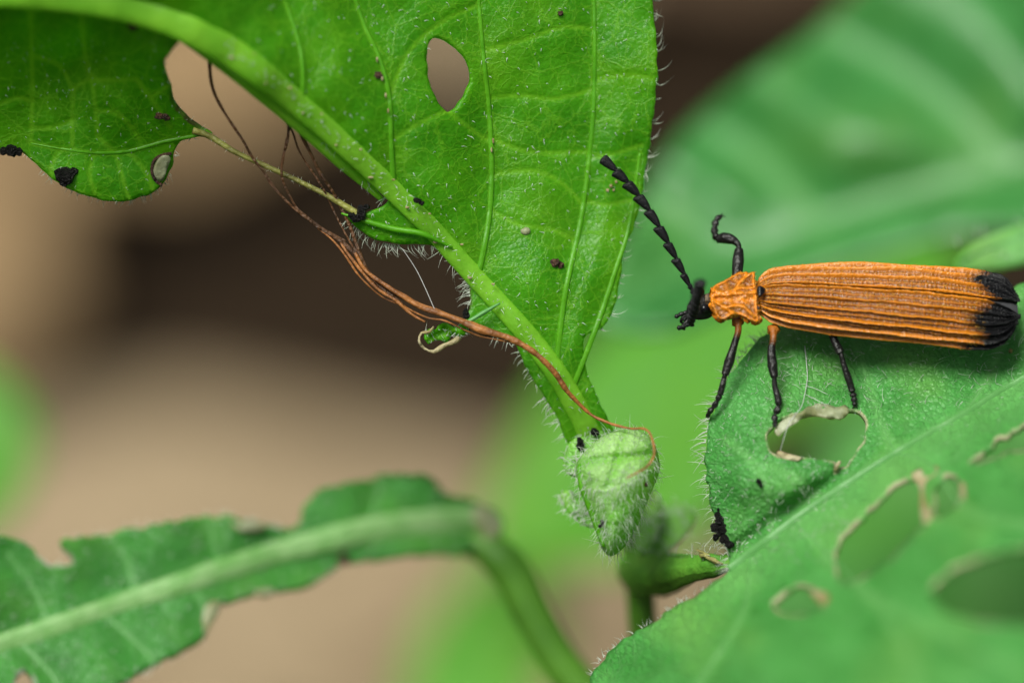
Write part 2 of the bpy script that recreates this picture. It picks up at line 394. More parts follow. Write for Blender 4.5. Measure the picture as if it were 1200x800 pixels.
# ------------------------------------------------------------------ ground and leaf litter
def ground_hit(px, py):
    d = W(X3(px, py, 0))[0] - np.array(cam.location); o = np.array(cam.location)
    return o + d * (-o[2] / d[2])
gxy = np.concatenate([-np.geomspace(3000, 8, 14), np.linspace(-6, 46, 105), 46 + np.geomspace(2, 3000, 14)])
gx, gy = np.meshgrid(gxy - 20, gxy); n = len(gxy)
gz = 0.16 * wob(gx * 1.0, gy, 2.2) * np.exp(-((gx) ** 2 + (gy - 19) ** 2) / 900) - 0.35
gv = np.stack([gx.ravel(), gy.ravel(), gz.ravel()], -1)
ij = np.arange(n * n).reshape(n, n)
gf = np.stack([ij[:-1, :-1].ravel(), ij[:-1, 1:].ravel(), ij[1:, 1:].ravel(), ij[1:, :-1].ravel()], -1)
tag(mesh_obj('ground', gv, gf, M_SOIL, world_space=True, base=(0, 19, -0.35)), kind='structure')

def litter_leaf(centre, length, width, yaw, mat, label, seed, lift=0.25, curl=0.5):
    nu, nv = 28, 13
    u = np.linspace(0, 1, nu)[:, None]; v = np.linspace(-1, 1, nv)[None]
    half = width / 2 * np.sin(np.pi * u ** 0.85) ** 0.75 + 0.02
    x = (u - 0.5) * length + 0 * v; y = half * v * (1 + 0.08 * np.sin(19 * u + seed))
    z = lift + curl * (0.5 * (v * half / width * 2) ** 2 + 0.3 * (2 * u - 1) ** 2) + 0.10 * np.sin(7 * u + 3 * v + seed) * np.abs(v) - 0.06 * np.exp(-(v * 6) ** 2)
    a = yaw; X = centre[0] + x * math.cos(a) - y * math.sin(a); Y = centre[1] + x * math.sin(a) + y * math.cos(a)
    f = np.stack([X.ravel(), Y.ravel(), z.ravel()], -1); b = f - [0, 0, 0.03]
    ij = np.arange(nu * nv).reshape(nu, nv); q = np.stack([ij[:-1, :-1].ravel(), ij[1:, :-1].ravel(), ij[1:, 1:].ravel(), ij[:-1, 1:].ravel()], -1)
    bd = list(ij[:, 0]) + list(ij[-1, 1:]) + list(ij[::-1, -1][1:]) + list(ij[0, ::-1][1:-1])
    m = nu * nv; rim = np.array([[bd[i], bd[i] + m, bd[(i + 1) % len(bd)] + m, bd[(i + 1) % len(bd)]] for i in range(len(bd))])
    base = (centre[0], centre[1], lift)
    t = bpy.data.objects.new('fallen_leaf', None); COL.objects.link(t); t.location = base; t.empty_display_size = 0.3
    tag(t, label, 'leaf', 'dry leaves fallen on the soil')
    mesh_obj('blade', np.vstack([f, b]), np.vstack([q, q[:, ::-1] + m, rim]), mat, t, world_space=True)
    mid = f.reshape(nu, nv, 3)[:, nv // 2] + [0, 0, 0.02]
    V, F = tube((mid - CENTRE) @ np.stack([RIGHT, UP, TOWARD]).T * PX, [16, 6], 6)
    mesh_obj('midrib', V, F, mat, t)
LIT = [
    (ground_hit(120, 760), 7.0, 4.6, 0.5, M_TAN, 'pale tan fallen leaf on soil below the long low chewed leaf', 0.28),
    (ground_hit(560, 830), 6.0, 3.4, 2.7, M_TAN, 'pale tan fallen leaf on soil below the bent petiole', 0.42),
    (ground_hit(130, 110), 5.2, 3.4, 0.25, M_MID, 'broad light brown fallen leaf on soil beyond the torn leaf lobe', 0.30),
    (ground_hit(-150, 380), 5.5, 3.0, 1.3, M_MID, 'light brown fallen leaf on soil under the yellow green leaf edge', 0.5),
    (ground_hit(960, -120), 6.0, 3.6, 0.1, M_BROWN, 'brown fallen leaf on soil behind the big ridged leaf', 0.3),
    (ground_hit(700, 720), 3.0, 2.0, 1.1, M_TAN, 'small tan fallen leaf on soil behind the stem', 0.6),
    (ground_hit(540, 85), 2.4, 1.7, 0.4, M_TAN, 'small tan fallen leaf on soil behind the round leaf hole', 0.35),
    (ground_hit(1300, 900), 7.0, 4.0, 0.8, M_BROWN, 'brown fallen leaf on soil beneath the beetle leaf', 0.3),
    (ground_hit(600, -350), 7.0, 4.2, 2.9, M_BROWN, 'brown fallen leaf on soil far beyond the upper leaf', 0.3),
]
for i, (c, L_, w_, a_, m_, lab, lift) in enumerate(LIT): litter_leaf(c, L_, w_, a_, m_, lab, i * 1.7, lift)

# ------------------------------------------------------------------ plants out of focus behind
def drop(p, lean=(0, 0), n=8):
    """points from a camera-aligned point down to the soil"""
    h = height(p) + 0.3; k = np.linspace(0, 1, n)[1:, None]
    return np.asarray(p) + k * DOWN * h * PX + np.hstack([k ** 1.5 * lean[0], 0 * k, k ** 1.5 * lean[1]])
def back_plant(name, label, outline, ctrl, mat, mid, laterals, ridge=0.0, spacing=16, rib_r=(9, 4), stem_at=0, lean=(0, 0), holes=()):
    zf0 = tps(ctrl); midl = spline(mid, 12); lats = [spline(q, 12) for q in laterals]
    allv = [midl] + lats
    def rel(x, y):
        P = np.stack([x, y], -1)
        d = np.min([pdist(P, q) for q in lats], 0) if lats else np.full(len(x), 99.)
        dm = pdist(P, midl)
        return ridge * (1 - np.exp(-(np.minimum(d, dm) / 62) ** 2))
    S = sheet(outline, holes, zf0, spacing, 10, rel if ridge else None, 10, 0.6, allv)
    root_px = midl[stem_at]; p0 = X3(root_px[0], root_px[1], float(zf0(root_px[0], root_px[1])))
    dn = drop(p0, lean); t = thing(name, label, 'plant', dn[-1])
    lf = mesh_obj('leaf', S.verts, S.faces, mat, t, S.attrs)
    V, F = tube(on_leaf(zf0, midl, 1), rib_r, 8); mesh_obj('midrib', V, F, M_RIBR, lf)
    for q in lats:
        V, F = tube(on_leaf(zf0, q, 0), (rib_r[0] * .5, rib_r[1] * .5), 6); mesh_obj('vein', V, F, M_RIBR, lf)
    V, F = tube(np.vstack([p0, dn]), (rib_r[0], rib_r[0] * 1.6), 8); mesh_obj('stem', V, F, M_STEM, t)
    return t
# big ridged leaf, three centimetres behind the beetle
back_plant('broad_leaf_plant', 'big glossy green leaf with puckered ridges behind the beetle, out of focus',
    [(700, 372), (722, 300), (752, 225), (800, 158), (870, 96), (950, 40), (1040, -40), (1200, -110), (1400, -60), (1440, 90), (1380, 210), (1250, 262), (1130, 270), (1010, 300), (880, 345), (780, 385)],
    [(720, 330, -880), (760, 200, -1050), (950, 60, -1080), (1000, 200, -960), (1200, 0, -1050), (1200, 210, -900), (900, 335, -900), (1400, 50, -1000), (1250, 262, -850), (780, 385, -830)],
    M_LEAFBIG, [(1420, 120), (1200, 195), (1050, 232), (900, 282), (780, 325), (712, 366)],
    [[(1180, 200), (1090, 110), (1010, 60), (960, 40)], [(960, 265), (890, 190), (830, 150)], [(1330, 150), (1290, 60), (1230, -40)], [(850, 302), (800, 262), (755, 240)]], ridge=90, stem_at=0, lean=(300, -200))
# bright yellow green leaf, farther down
back_plant('yellow_green_plant', 'bright yellow green smooth leaf low behind the beetle, far out of focus',
    [(560, 610), (590, 540), (640, 450), (700, 380), (790, 318), (900, 270), (1010, 232), (1110, 235), (1135, 290), (1105, 360), (1040, 430), (960, 470), (880, 520), (850, 600), (760, 650), (660, 665), (590, 660)],
    [(560, 620, -2500), (700, 400, -2600), (1100, 240, -2700), (1100, 360, -2500), (850, 560, -2300), (700, 650, -2350)],
    M_LEAFYEL, [(555, 640), (650, 570), (760, 480), (900, 380), (1090, 265)], [[(720, 510), (730, 420), (760, 350)], [(860, 405), (880, 330), (920, 275)], [(690, 540), (760, 560), (830, 570)], [(840, 420), (920, 430), (980, 440)]],
    ridge=20, spacing=24, stem_at=0)
back_plant('green_seedling', 'blurred mid green leaf low behind the bent petiole',
    [(470, 860), (480, 780), (520, 700), (575, 660), (635, 665), (660, 730), (630, 800), (600, 900), (520, 940)],
    [(480, 800, -2600), (600, 680, -2700), (600, 860, -2450), (500, 930, -2500)],
    M_LEAFYEL, [(560, 930), (570, 800), (600, 680)], [[(570, 800), (520, 760)], [(580, 770), (630, 740)]], ridge=15, spacing=24)
back_plant('shade_plant', 'blurred deep green leaf seen through the holes of the beetle leaf',
    [(960, 520), (1040, 450), (1150, 420), (1300, 440), (1400, 560), (1380, 720), (1250, 790), (1100, 760), (1000, 760), (900, 740), (870, 690), (940, 610)],
    [(960, 560, -1900), (1150, 430, -2000), (1380, 600, -1800), (1200, 780, -1700)],
    M_LEAFDEEP, [(1390, 640), (1250, 610), (1100, 580), (970, 560)], [[(1250, 610), (1180, 500)], [(1150, 590), (1120, 700)]], ridge=20, spacing=24)
back_plant('edge_plant', 'blurred light green leaf tip beside the long low chewed leaf',
    [(45, 520), (20, 460), (-60, 410), (-200, 400), (-330, 470), (-330, 580), (-200, 650), (-60, 640), (15, 590)],
    [(40, 520, -1900), (-200, 400, -2000), (-200, 640, -1800)],
    M_LEAFYEL, [(-330, 525), (-150, 520), (40, 525)], [[(-200, 522), (-120, 440)], [(-200, 522), (-120, 610)]], ridge=15, spacing=24)
# rolled leaf at the right of the beetle's tail
rq = spline([(1420, 215, -330), (1330, 240, -290), (1250, 268, -262), (1190, 288, -255), (1150, 301, -262), (1122, 314, -275)], 6)
rq = X3(rq[:, 0], rq[:, 1], rq[:, 2]); dn = drop(rq[0], (120, -80))
rolled = thing('rolled_leaf_plant', 'pale green rolled leaf tip standing above the beetle tail', 'plant', dn[-1])
V, F = tube(rq, (38, 39, 41, 41, 38, 33, 25, 9), 24, flat=0.45, flat_dir=(0, 0.62, 0.78)); V = V + 2.0 * np.stack([wob(V[:, 0], V[:, 1], 14), wob(V[:, 1], V[:, 2], 14), wob(V[:, 2], V[:, 0], 14)], -1)
rl = mesh_obj('leaf', V, F, M_PALE, rolled, {'lp': V / 100, 'vein': np.full(len(V), 99.0), 'rim': np.full(len(V), 99.0)})
k = RNG.integers(0, len(rq), 140); a_ = RNG.uniform(0, 3.14, 140)
V, F = hair_mesh(rq[k] + np.stack([0 * a_, 26 * np.cos(a_) + 8, 14 * np.sin(a_) + 6], -1), np.stack([0 * a_ - .3, np.cos(a_) + .3, np.sin(a_)], -1), 14, 0.7, RNG.normal(0, 1, (140, 3)), .5, 4); tag(mesh_obj('leaf_hairs', V, F, M_HAIR, rl), kind='stuff')
V, F = tube(rq + np.array([0, 8, 11]), (3, 4, 3, 1.5), 8); mesh_obj('midrib', V, F, M_RIBR, rl)
V, F = tube(np.vstack([rq[0], dn]), (16, 20), 8); mesh_obj('stem', V, F, M_STEM, rolled)

# ------------------------------------------------------------------ the chewed plant in front
STEM = np.vstack([X3(712, 522, -90)[None], X3(730, 560, -190)[None], X3(746, 640, -265)[None], X3(752, 720, -300)[None], X3(762, 800, -340)[None], X3(772, 880, -390)[None]])
STEM = np.vstack([STEM, drop(STEM[-1], (60, -60), 10)])
plant = thing('chewed_plant', 'hairy green plant with insect chewed leaves carrying the orange beetle', 'plant', STEM[-1])
V, F = tube(spline(STEM, 25), (15, 24, 27, 30, 34, 38), 14); mesh_obj('stem', V, F, M_STEM, plant)

# --- upper leaf
A_OUT = [(764, -60), (765, 0), (769, 40), (770, 80), (766, 130), (758, 190), (750, 238), (741, 270), (732, 290), (727, 325), (721, 355), (714, 374), (702, 386), (688, 393), (684, 408), (689, 437), (701, 467), (713, 492), (722, 520), (700, 535), (668, 522),
         (656, 493), (639, 465), (621, 437), (608, 413), (603, 399), (576, 391), (560, 384), (546, 378), (551, 358), (550, 335), (541, 314), (527, 303), (510, 289), (495, 286), (468, 286), (440, 281), (420, 268), (408, 254), (425, 253), (442, 246), (453, 240), (456, 232), (453, 223),
         (425, 200), (400, 172), (378, 150), (340, 122), (300, 92), (265, 62), (236, 43), (216, 45), (200, 61), (191, 76), (196, 96), (203, 121), (219, 140), (234, 151), (247, 160), (232, 161), (214, 165), (206, 175), (203, 188), (197, 203), (190, 217), (170, 229), (136, 236), (101, 229), (71, 216), (47, 199), (33, 183), (17, 176), (0, 178), (-40, 178), (-110, 120), (-140, 20), (-60, -70), (300, -110)]
A_HOLE = [(502, 52), (513, 45), (530, 54), (549, 73), (551, 98), (541, 119), (525, 132), (510, 115), (501, 82)]
ZA = tps([(760, 0, -35), (765, 100, -38), (740, 270, -45), (715, 370, -30), (660, 200, -40), (560, 200, -15), (560, 50, 0), (620, 340, -15), (650, 430, -25), (690, 500, -45), (710, 530, -60), (545, 330, -15), (480, 280, -5), (500, 240, 10), (420, 262, -8),
          (400, 160, 55), (300, 85, 115), (240, 35, 140), (120, -10, 165), (0, -20, 170), (430, 60, 45), (330, 10, 90), (400, -80, 60), (700, -60, -30), (200, 60, 110), (205, 130, 25), (240, 158, 5), (100, 60, 72), (40, 60, 75), (100, 150, 15), (100, 225, -10), (0, 170, 0), (0, 90, 50), (-100, 60, 70)])
A_MID = spline([(-120, -12), (0, -12), (110, -2), (190, 18), (250, 48), (300, 82), (350, 122), (400, 166), (450, 213), (500, 262), (540, 306), (580, 350), (620, 395), (652, 437), (676, 478), (694, 515)], 5)
A_V = [spline(q, 5) for q in (
    [(652, 430), (662, 345), (682, 250), (694, 150), (697, 60), (695, -60)], [(560, 325), (572, 262), (576, 200), (573, 130), (566, 60), (556, -60)],
    [(462, 224), (458, 170), (456, 115), (445, 70), (425, 25), (405, -40)], [(668, 462), (700, 380), (720, 320), (738, 262), (750, 180)],
    [(355, 126), (352, 60), (330, -10)], [(36, -10), (37, 60), (38, 110), (36, 168)], [(36, 168), (70, 174), (110, 179), (150, 177), (195, 165), (240, 157)],
    [(95, 10), (98, 50), (108, 90), (135, 94), (160, 92)], [(160, 92), (175, 112), (200, 150)], [(86, 105), (85, 135), (85, 172)], [(108, 92), (92, 100), (86, 108)], [(37, 65), (70, 78), (86, 108)], [(108, 92), (113, 140), (114, 160)])]
A_FINE = [spline(q, 5) for q in (
    [(576, 205), (620, 200), (655, 212), (683, 240)], [(574, 115), (610, 112), (650, 116), (694, 105)], [(573, 245), (605, 262), (650, 270), (676, 285)], [(569, 160), (620, 178), (690, 178)], [(690, 185), (720, 180), (752, 170)],
    [(694, 95), (730, 88), (765, 92)], [(684, 235), (710, 240), (738, 235)], [(567, 60), (620, 45), (660, 32), (696, 35)], [(456, 115), (480, 60), (520, 25), (563, 5)], [(458, 165), (500, 140), (525, 130)], [(525, 130), (550, 150), (571, 165)],
    [(38, 120), (20, 115), (-20, 130)], [(114, 160), (135, 182), (150, 232)], [(70, 174), (60, 195), (60, 205)], [(150, 178), (170, 200), (180, 225)], [(110, 180), (105, 205), (112, 228)], [(205, 95), (175, 112), (160, 92)], [(86, 140), (60, 150), (36, 150)], [(114, 130), (140, 135), (165, 165)])]
def a_relief(x, y):
    P = np.stack([x, y], -1)
    d = np.min([pdist(P, q) for q in A_V], 0); dm = pdist(P, A_MID); df = np.min([pdist(P, q) for q in A_FINE], 0)
    return 7.5 * (1 - np.exp(-(np.minimum(d, dm) / 28) ** 2)) - 1.8 * np.exp(-(df / 3.5) ** 2) + 2.2 * wob(x, y, 26) + 0.8 * wob(y, x, 10)
SA = sheet(A_OUT, [A_HOLE], ZA, 4.2, 5.5, a_relief, 3.0, 0.8, A_V + A_FINE)
torn_edge = spline([(722, 520), (656, 493), (608, 413), (603, 399), (576, 391), (546, 378), (551, 358), (550, 335), (527, 303), (510, 289)], 4)[8:]
lobe_edge = spline([(216, 45), (200, 61), (191, 76), (196, 96), (203, 121), (219, 140), (234, 151), (247, 160), (232, 161), (214, 165), (206, 175), (203, 188)], 4)
eaten(SA, lobe_edge, spline([(551, 362), (550, 335), (541, 314), (527, 303)], 4), spline([(0, 178), (17, 176), (33, 183)], 4))
leafA = mesh_obj('leaf', SA.verts, SA.faces, M_LEAFA, plant, SA.attrs)
leafA['label'] = 'upright bright green leaf with one round hole and torn left half'
V, F = tube(on_leaf(lambda x, y: ZA(x, y) + a_relief(x, y), A_MID, 1), (20, 21, 22, 21, 18, 15, 13, 12, 12, 13, 14), 14, flat=0.42); mesh_obj('midrib', V, F, M_RIBA, leafA)
side = A_MID.copy(); side[:, 0] -= 13; side[:, 1] += 11                        # the second ridge that runs along the midrib
sel = (side[:, 0] > 200) & (side[:, 0] < 450)
V, F = tube(on_leaf(ZA, side[sel], -10), (3, 9, 11, 10, 9, 3), 10, flat=0.7); mesh_obj('midrib_ridge', V, F, M_RIBA, leafA)
for i, q in enumerate(A_V[:5] + A_V[6:7]):
    r = (3.8, 3.0, 2.0) if i < 5 else (0.7, 1.9, 2.2, 2.2)
    V, F = tube(on_leaf(lambda x, y: ZA(x, y) + a_relief(x, y), q, 0.0), r, 8, flat=0.45); mesh_obj('vein', V, F, M_VEINA, leafA)
# torn side veins hanging from the chewed left half
def line3(pts, step=4): 
    q = spline(pts, step); return X3(q[:, 0], q[:, 1], q[:, 2])
for pts, r, m in (
    ([(226, 153, 12), (246, 160, 8), (275, 178, 8), (310, 194, 6), (345, 210, 4), (385, 230, 2), (425, 254, 0), (448, 262, -2)], (4, 3.6, 3, 3.2, 3, 3.4, 4.4, 3), M_TORN),
    ([(400, 250, 2), (425, 258, 4), (460, 268, 5), (495, 274, 8), (530, 290, 0)], (1, 3, 3.6, 3.4, 1.2), M_VEINA),
    ([(528, 388, 4), (545, 379, 4), (562, 369, 2), (586, 355, -3)], (1.2, 2.4, 2.6, 1.0), M_RIBR),
    ([(543, 388, 2), (534, 399, 6), (520, 405, 4), (508, 412, 10), (497, 408, 8), (491, 399, 14), (494, 390, 8), (503, 389, 10), (508, 383, 4)], (2, 4, 2.6, 3.4, 1.4, 1.8, 1.2, 2.2, 1.2), M_DRY)):
    V, F = tube(line3(pts), r, 9); mesh_obj('torn_vein', V, F, m, leafA)
Z0 = lambda x, y: 4 + 4 * np.sin(np.asarray(x) / 7.0)
S = sheet([(497, 391), (503, 385), (511, 387), (518, 379), (530, 383), (541, 380), (550, 386), (541, 394), (530, 393), (524, 401), (512, 397), (503, 402)], (), Z0, 2.5, 3, lambda x, y: 5 * wob(x, y, 4.5), 2, 0.6)
scrap = S; mesh_obj('torn_scrap', S.verts, S.faces, M_LEAFA, leafA, S.attrs)
S = sheet([(186, 186), (194, 182), (200, 186), (196, 198), (191, 212), (184, 210), (180, 200)], (), lambda x, y: ZA(x, y) + 6, 4, 3, None, 3)
mesh_obj('dried_window', S.verts, S.faces, M_WINDOW, leafA, S.attrs)
V, F = tube(on_leaf(ZA, spline([(201, 180), (190, 182), (181, 188), (178, 200), (182, 211), (190, 217)], 3), 3), 2.2, 6); mesh_obj('window_rim', V, F, M_CRUMB, leafA)

# hairs on the upper leaf
def edge_hairs(line, zf, count, length, out_sign, bend, rad=1.0, spread=0.5, zlift=0.0, curl=0.6, clump=0.0):
    line = np.asarray(line); t = RNG.uniform(0, len(line) - 1.01, count)
    if clump: t = np.clip(np.round(t / clump) * clump + RNG.normal(0, 0.5, count), 0, len(line) - 1.01)
    i = t.astype(int); f = (t - i)[:, None]; p = line[i] * (1 - f) + line[i + 1] * f
    tg = line[i + 1] - line[i]; tg /= np.maximum(np.linalg.norm(tg, axis=1, keepdims=True), 1e-6)
    nrm = np.stack([tg[:, 1], -tg[:, 0]], -1) * out_sign            # in photo px, y down
    R = X3(p[:, 0], p[:, 1], zf(p[:, 0], p[:, 1]) - 2 + zlift)
    d = np.stack([nrm[:, 0], -nrm[:, 1], np.full(count, 0.15)], -1) + RNG.normal(0, spread, (count, 3))
    return hair_mesh(R, d, length * RNG.uniform(0.3, 1.5, count), rad * RNG.uniform(.5, 1.2, count), np.tile(bend, (count, 1)) + RNG.normal(0, 0.6, (count, 3)), RNG.uniform(0.2, 1.5, count) * curl)
def surf_hairs(S, count, length, rad, bend, lean=0.6, mask=None, curl=0.5, tilt=None):
    ids = np.arange(len(S.P)); ids = ids[mask(S.P)] if mask else ids
    k = RNG.choice(ids, count); d = S.N[k] * (1 - lean) + lean * RNG.normal(0, 0.6, (count, 3))
    if tilt is not None: d = d + np.array(tilt)
    return hair_mesh(S.front[k], d, length * RNG.uniform(0.5, 1.4, count), rad * RNG.uniform(.7, 1.2, count), np.tile(bend, (count, 1)) + RNG.normal(0, .5, (count, 3)), RNG.uniform(.2, 1, count) * curl * 2, 4)
right_edge = spline(A_OUT[0:14], 4)
low_edge = spline([(670, 522), (656, 493), (639, 465), (621, 437), (608, 413), (603, 399), (576, 391)], 4)
comb_edge = spline([(510, 289), (495, 287), (468, 287), (440, 282), (420, 269), (408, 255)], 4)
notch_edge = spline([(551, 358), (550, 335), (541, 314), (527, 303), (512, 290)], 4)
mid_edge = spline([(456, 232), (440, 214), (420, 195), (400, 174), (378, 152)], 4)
lobe_bottom = spline([(200, 200), (190, 217), (170, 229), (136, 236), (101, 229), (71, 216), (47, 199)], 4)
parts = [edge_hairs(right_edge, ZA, 60, 14, 1, (0.0, 1, 0.1), 0.8, 0.3, curl=0.9, clump=5),
         edge_hairs(low_edge, ZA, 45, 15, 1, (-0.3, -1, 0.1), 0.9, 0.4), edge_hairs(comb_edge, ZA, 50, 15, 1, (0.9, -0.5, 0.3), 0.75, 0.3),
         edge_hairs(notch_edge, ZA, 35, 15, 1, (-0.5, -1, 0.1), 0.7, 0.4), edge_hairs(mid_edge, ZA, 45, 16, 1, (0.9, -0.8, 0.1), 0.75, 0.35, zlift=-12),
         edge_hairs(lobe_bottom, ZA, 60, 7, 1, (-0.4, -1, 0.1), 0.5, 0.4), edge_hairs(lobe_edge, ZA, 35, 7, 1, (0.6, 0.6, 0.1), 0.5, 0.4),
         surf_hairs(scrap, 40, 8, 0.5, (0, 1, 0), 0.6),
         surf_hairs(SA, 520, 5, 0.55, (0.3, -1, 0.2), 0.55, lambda P: (P[:, 0] > 300) & (P[:, 1] > -20)),
         surf_hairs(SA, 260, 3.5, 0.4, (0.3, -1, 0.2), 0.5, lambda P: (P[:, 0] < 240) & (P[:, 1] > 40))]
rib_pts = A_MID[(A_MID[:, 0] > 250) & (A_MID[:, 0] < 690)]
k = RNG.integers(0, len(rib_pts), 200); q = rib_pts[k] + RNG.normal(0, 5, (200, 2))
parts.append(hair_mesh(X3(q[:, 0], q[:, 1], ZA(q[:, 0], q[:, 1]) + 10), RNG.normal(0, .5, (200, 3)) + [0.1, 0.2, 0.5], 6 * RNG.uniform(.5, 1.3, 200), 0.55, RNG.normal(0, 1, (200, 3)), 0.6, 4))
tv = line3([(246, 160, 8), (275, 178, 8), (310, 194, 6), (345, 210, 4), (385, 230, 2), (448, 262, -2)], 1.5); k = RNG.integers(0, len(tv), 130)
parts.append(hair_mesh(tv[k], RNG.normal(0, 1, (130, 3)), 6, 0.6, RNG.normal(0, 1, (130, 3)), 0.8, 4))
V, F = join(parts); tag(mesh_obj('leaf_hairs', V, F, M_HAIR, leafA), kind='stuff')

# --- leaf the beetle stands on
R_OUT = [(855, 668), (850, 640), (838, 605), (830, 570), (827, 535), (829, 505), (840, 470), (856, 440), (873, 415), (890, 397), (918, 380), (960, 366), (1020, 356), (1100, 348), (1170, 342), (1195, 335), (1230, 322), (1320, 300), (1410, 350), (1430, 600), (1390, 850), (1200, 960), (900, 960), (730, 890), (688, 835), (690, 800), (703, 775), (730, 750), (765, 728), (800, 705), (835, 685)]
R_HOLES = [
    [(899, 521), (903, 503), (921, 489), (948, 484), (980, 481), (1007, 483), (1016, 498), (1008, 524), (992, 543), (981, 554), (977, 541), (948, 537), (926, 535), (908, 532)],
    [(1074, 559), (1052, 570), (1025, 593), (1002, 615), (984, 642), (986, 672), (1002, 676), (1034, 660), (1061, 633), (1078, 613), (1080, 588), (1077, 570)],
    [(1097, 575), (1110, 558), (1122, 562), (1124, 584), (1110, 600), (1098, 602)],
    [(1142, 541), (1169, 517), (1200, 499), (1240, 481), (1300, 466), (1310, 485), (1240, 514), (1200, 526), (1169, 533)],
    [(908, 706), (930, 688), (953, 692), (962, 708), (940, 718), (918, 717)],
    [(1097, 692), (1124, 666), (1160, 652), (1200, 645), (1262, 640), (1290, 690), (1262, 735), (1200, 728), (1160, 726), (1124, 719), (1102, 706)]]
ZR = tps([(900, 500, 30), (1000, 475, 12), (900, 405, -46), (1000, 392, -52), (1100, 390, -45), (1190, 345, -75), (1190, 420, -18), (829, 520, 8), (858, 445, -24), (960, 590, 75), (850, 650, 30), (1100, 500, 55), (1200, 455, 20), (1060, 620, 220), (1000, 720, 330), (1200, 580, 270),
          (1200, 760, 540), (1000, 850, 520), (860, 760, 220), (765, 730, 45), (705, 785, 18), (690, 850, 60), (1350, 500, 200), (1350, 330, -70), (1350, 850, 640), (900, 560, 48), (940, 440, -10)])
R_HOLES = [[tuple(np.mean(h, 0) + (1.0 if i == 0 else 1.07) * (np.array(q) - np.mean(h, 0))) for q in h] for i, h in enumerate(R_HOLES)]
R_MID = spline([(855, 668), (905, 630), (960, 590), (1050, 532), (1130, 486), (1200, 444), (1330, 380), (1410, 350)], 5)
R_V = [spline(q, 5) for q in ([(905, 630), (900, 580), (880, 540), (850, 515)], [(1050, 532), (1030, 490), (1015, 440), (1000, 390)], [(960, 590), (930, 560), (900, 545)], [(1130, 486), (1160, 440), (1175, 390)],
    [(930, 612), (1010, 690), (1060, 760), (1080, 850)], [(880, 650), (870, 720), (820, 800), (790, 860)], [(1050, 532), (1090, 545), (1140, 600), (1250, 620)], [(1010, 690), (1100, 740), (1200, 790)], [(1200, 444), (1250, 470), (1330, 500)])]
def r_relief(x, y):
    P = np.stack([x, y], -1); d = np.min([pdist(P, q) for q in R_V], 0); dm = pdist(P, R_MID)
    hump = 22 * np.exp(-((x - 915) / 42) ** 2 - ((y - 568) / 26) ** 2) + 14 * np.exp(-((x - 862) / 26) ** 2 - ((y - 530) / 60) ** 2) - 10 * np.exp(-((x - 975) / 60) ** 2 - ((y - 440) / 22) ** 2)
    hump = hump + 34 * np.exp(-((x - 1150) / 60) ** 2 - ((y - 620) / 28) ** 2) + 34 * np.exp(-((x - 900) / 60) ** 2 - ((y - 770) / 40) ** 2) - 30 * np.exp(-((x - 1010) / 50) ** 2 - ((y - 760) / 40) ** 2) + 36 * np.exp(-((x - 1110) / 60) ** 2 - ((y - 780) / 30) ** 2)
    ym = np.interp(x, R_MID[:, 0], R_MID[:, 1]); up = y < ym
    groove = np.where(up, -20 * np.exp(-((dm - 13) / 11) ** 2) * np.clip((1040 - x) / 80, 0, 1), 12 * np.exp(-(dm / 42) ** 2) * (1 - np.exp(-(dm / 8) ** 2)))
    return groove + hump * np.clip(dm / 30, 0, 1) + 9 * (1 - np.exp(-(np.minimum(d, dm) / 30) ** 2)) + 3.5 * wob(x, y, 34) + 0.9 * wob(y, x, 8)
SR = sheet(R_OUT, R_HOLES, ZR, 4.6, 6, r_relief, 2.6, 1.7, R_V + [R_MID])
eaten(SR, *[np.vstack([l, l[:1]]) for l in SR.loops[1:]])
_dm = pdist(SR.P, R_MID); _ds = np.min([pdist(SR.P, q) for q in R_V], 0); _low = SR.P[:, 1] > np.interp(SR.P[:, 0], R_MID[:, 0], R_MID[:, 1])
SR.attrs['vein'] = SR.two(np.minimum(_ds * 2.2, np.where(_low, _dm * 0.38, _dm * 1.6)))
leafR = mesh_obj('leaf', SR.verts, SR.faces, M_LEAFR, plant, SR.attrs)
leafR['label'] = 'chewed bluish green leaf full of holes under the beetle'
V, F = tube(on_leaf(lambda x, y: ZR(x, y) + r_relief(x, y), R_MID, 0), (7, 6, 5, 5), 10, flat=0.4); mesh_obj('midrib', V, F, M_RIBR, leafR)
for q in R_V:
    V, F = tube(on_leaf(lambda x, y: ZR(x, y) + r_relief(x, y), q, -1.2), (2.2, 1.2), 8, flat=0.5); mesh_obj('vein', V, F, M_RIBR, leafR)
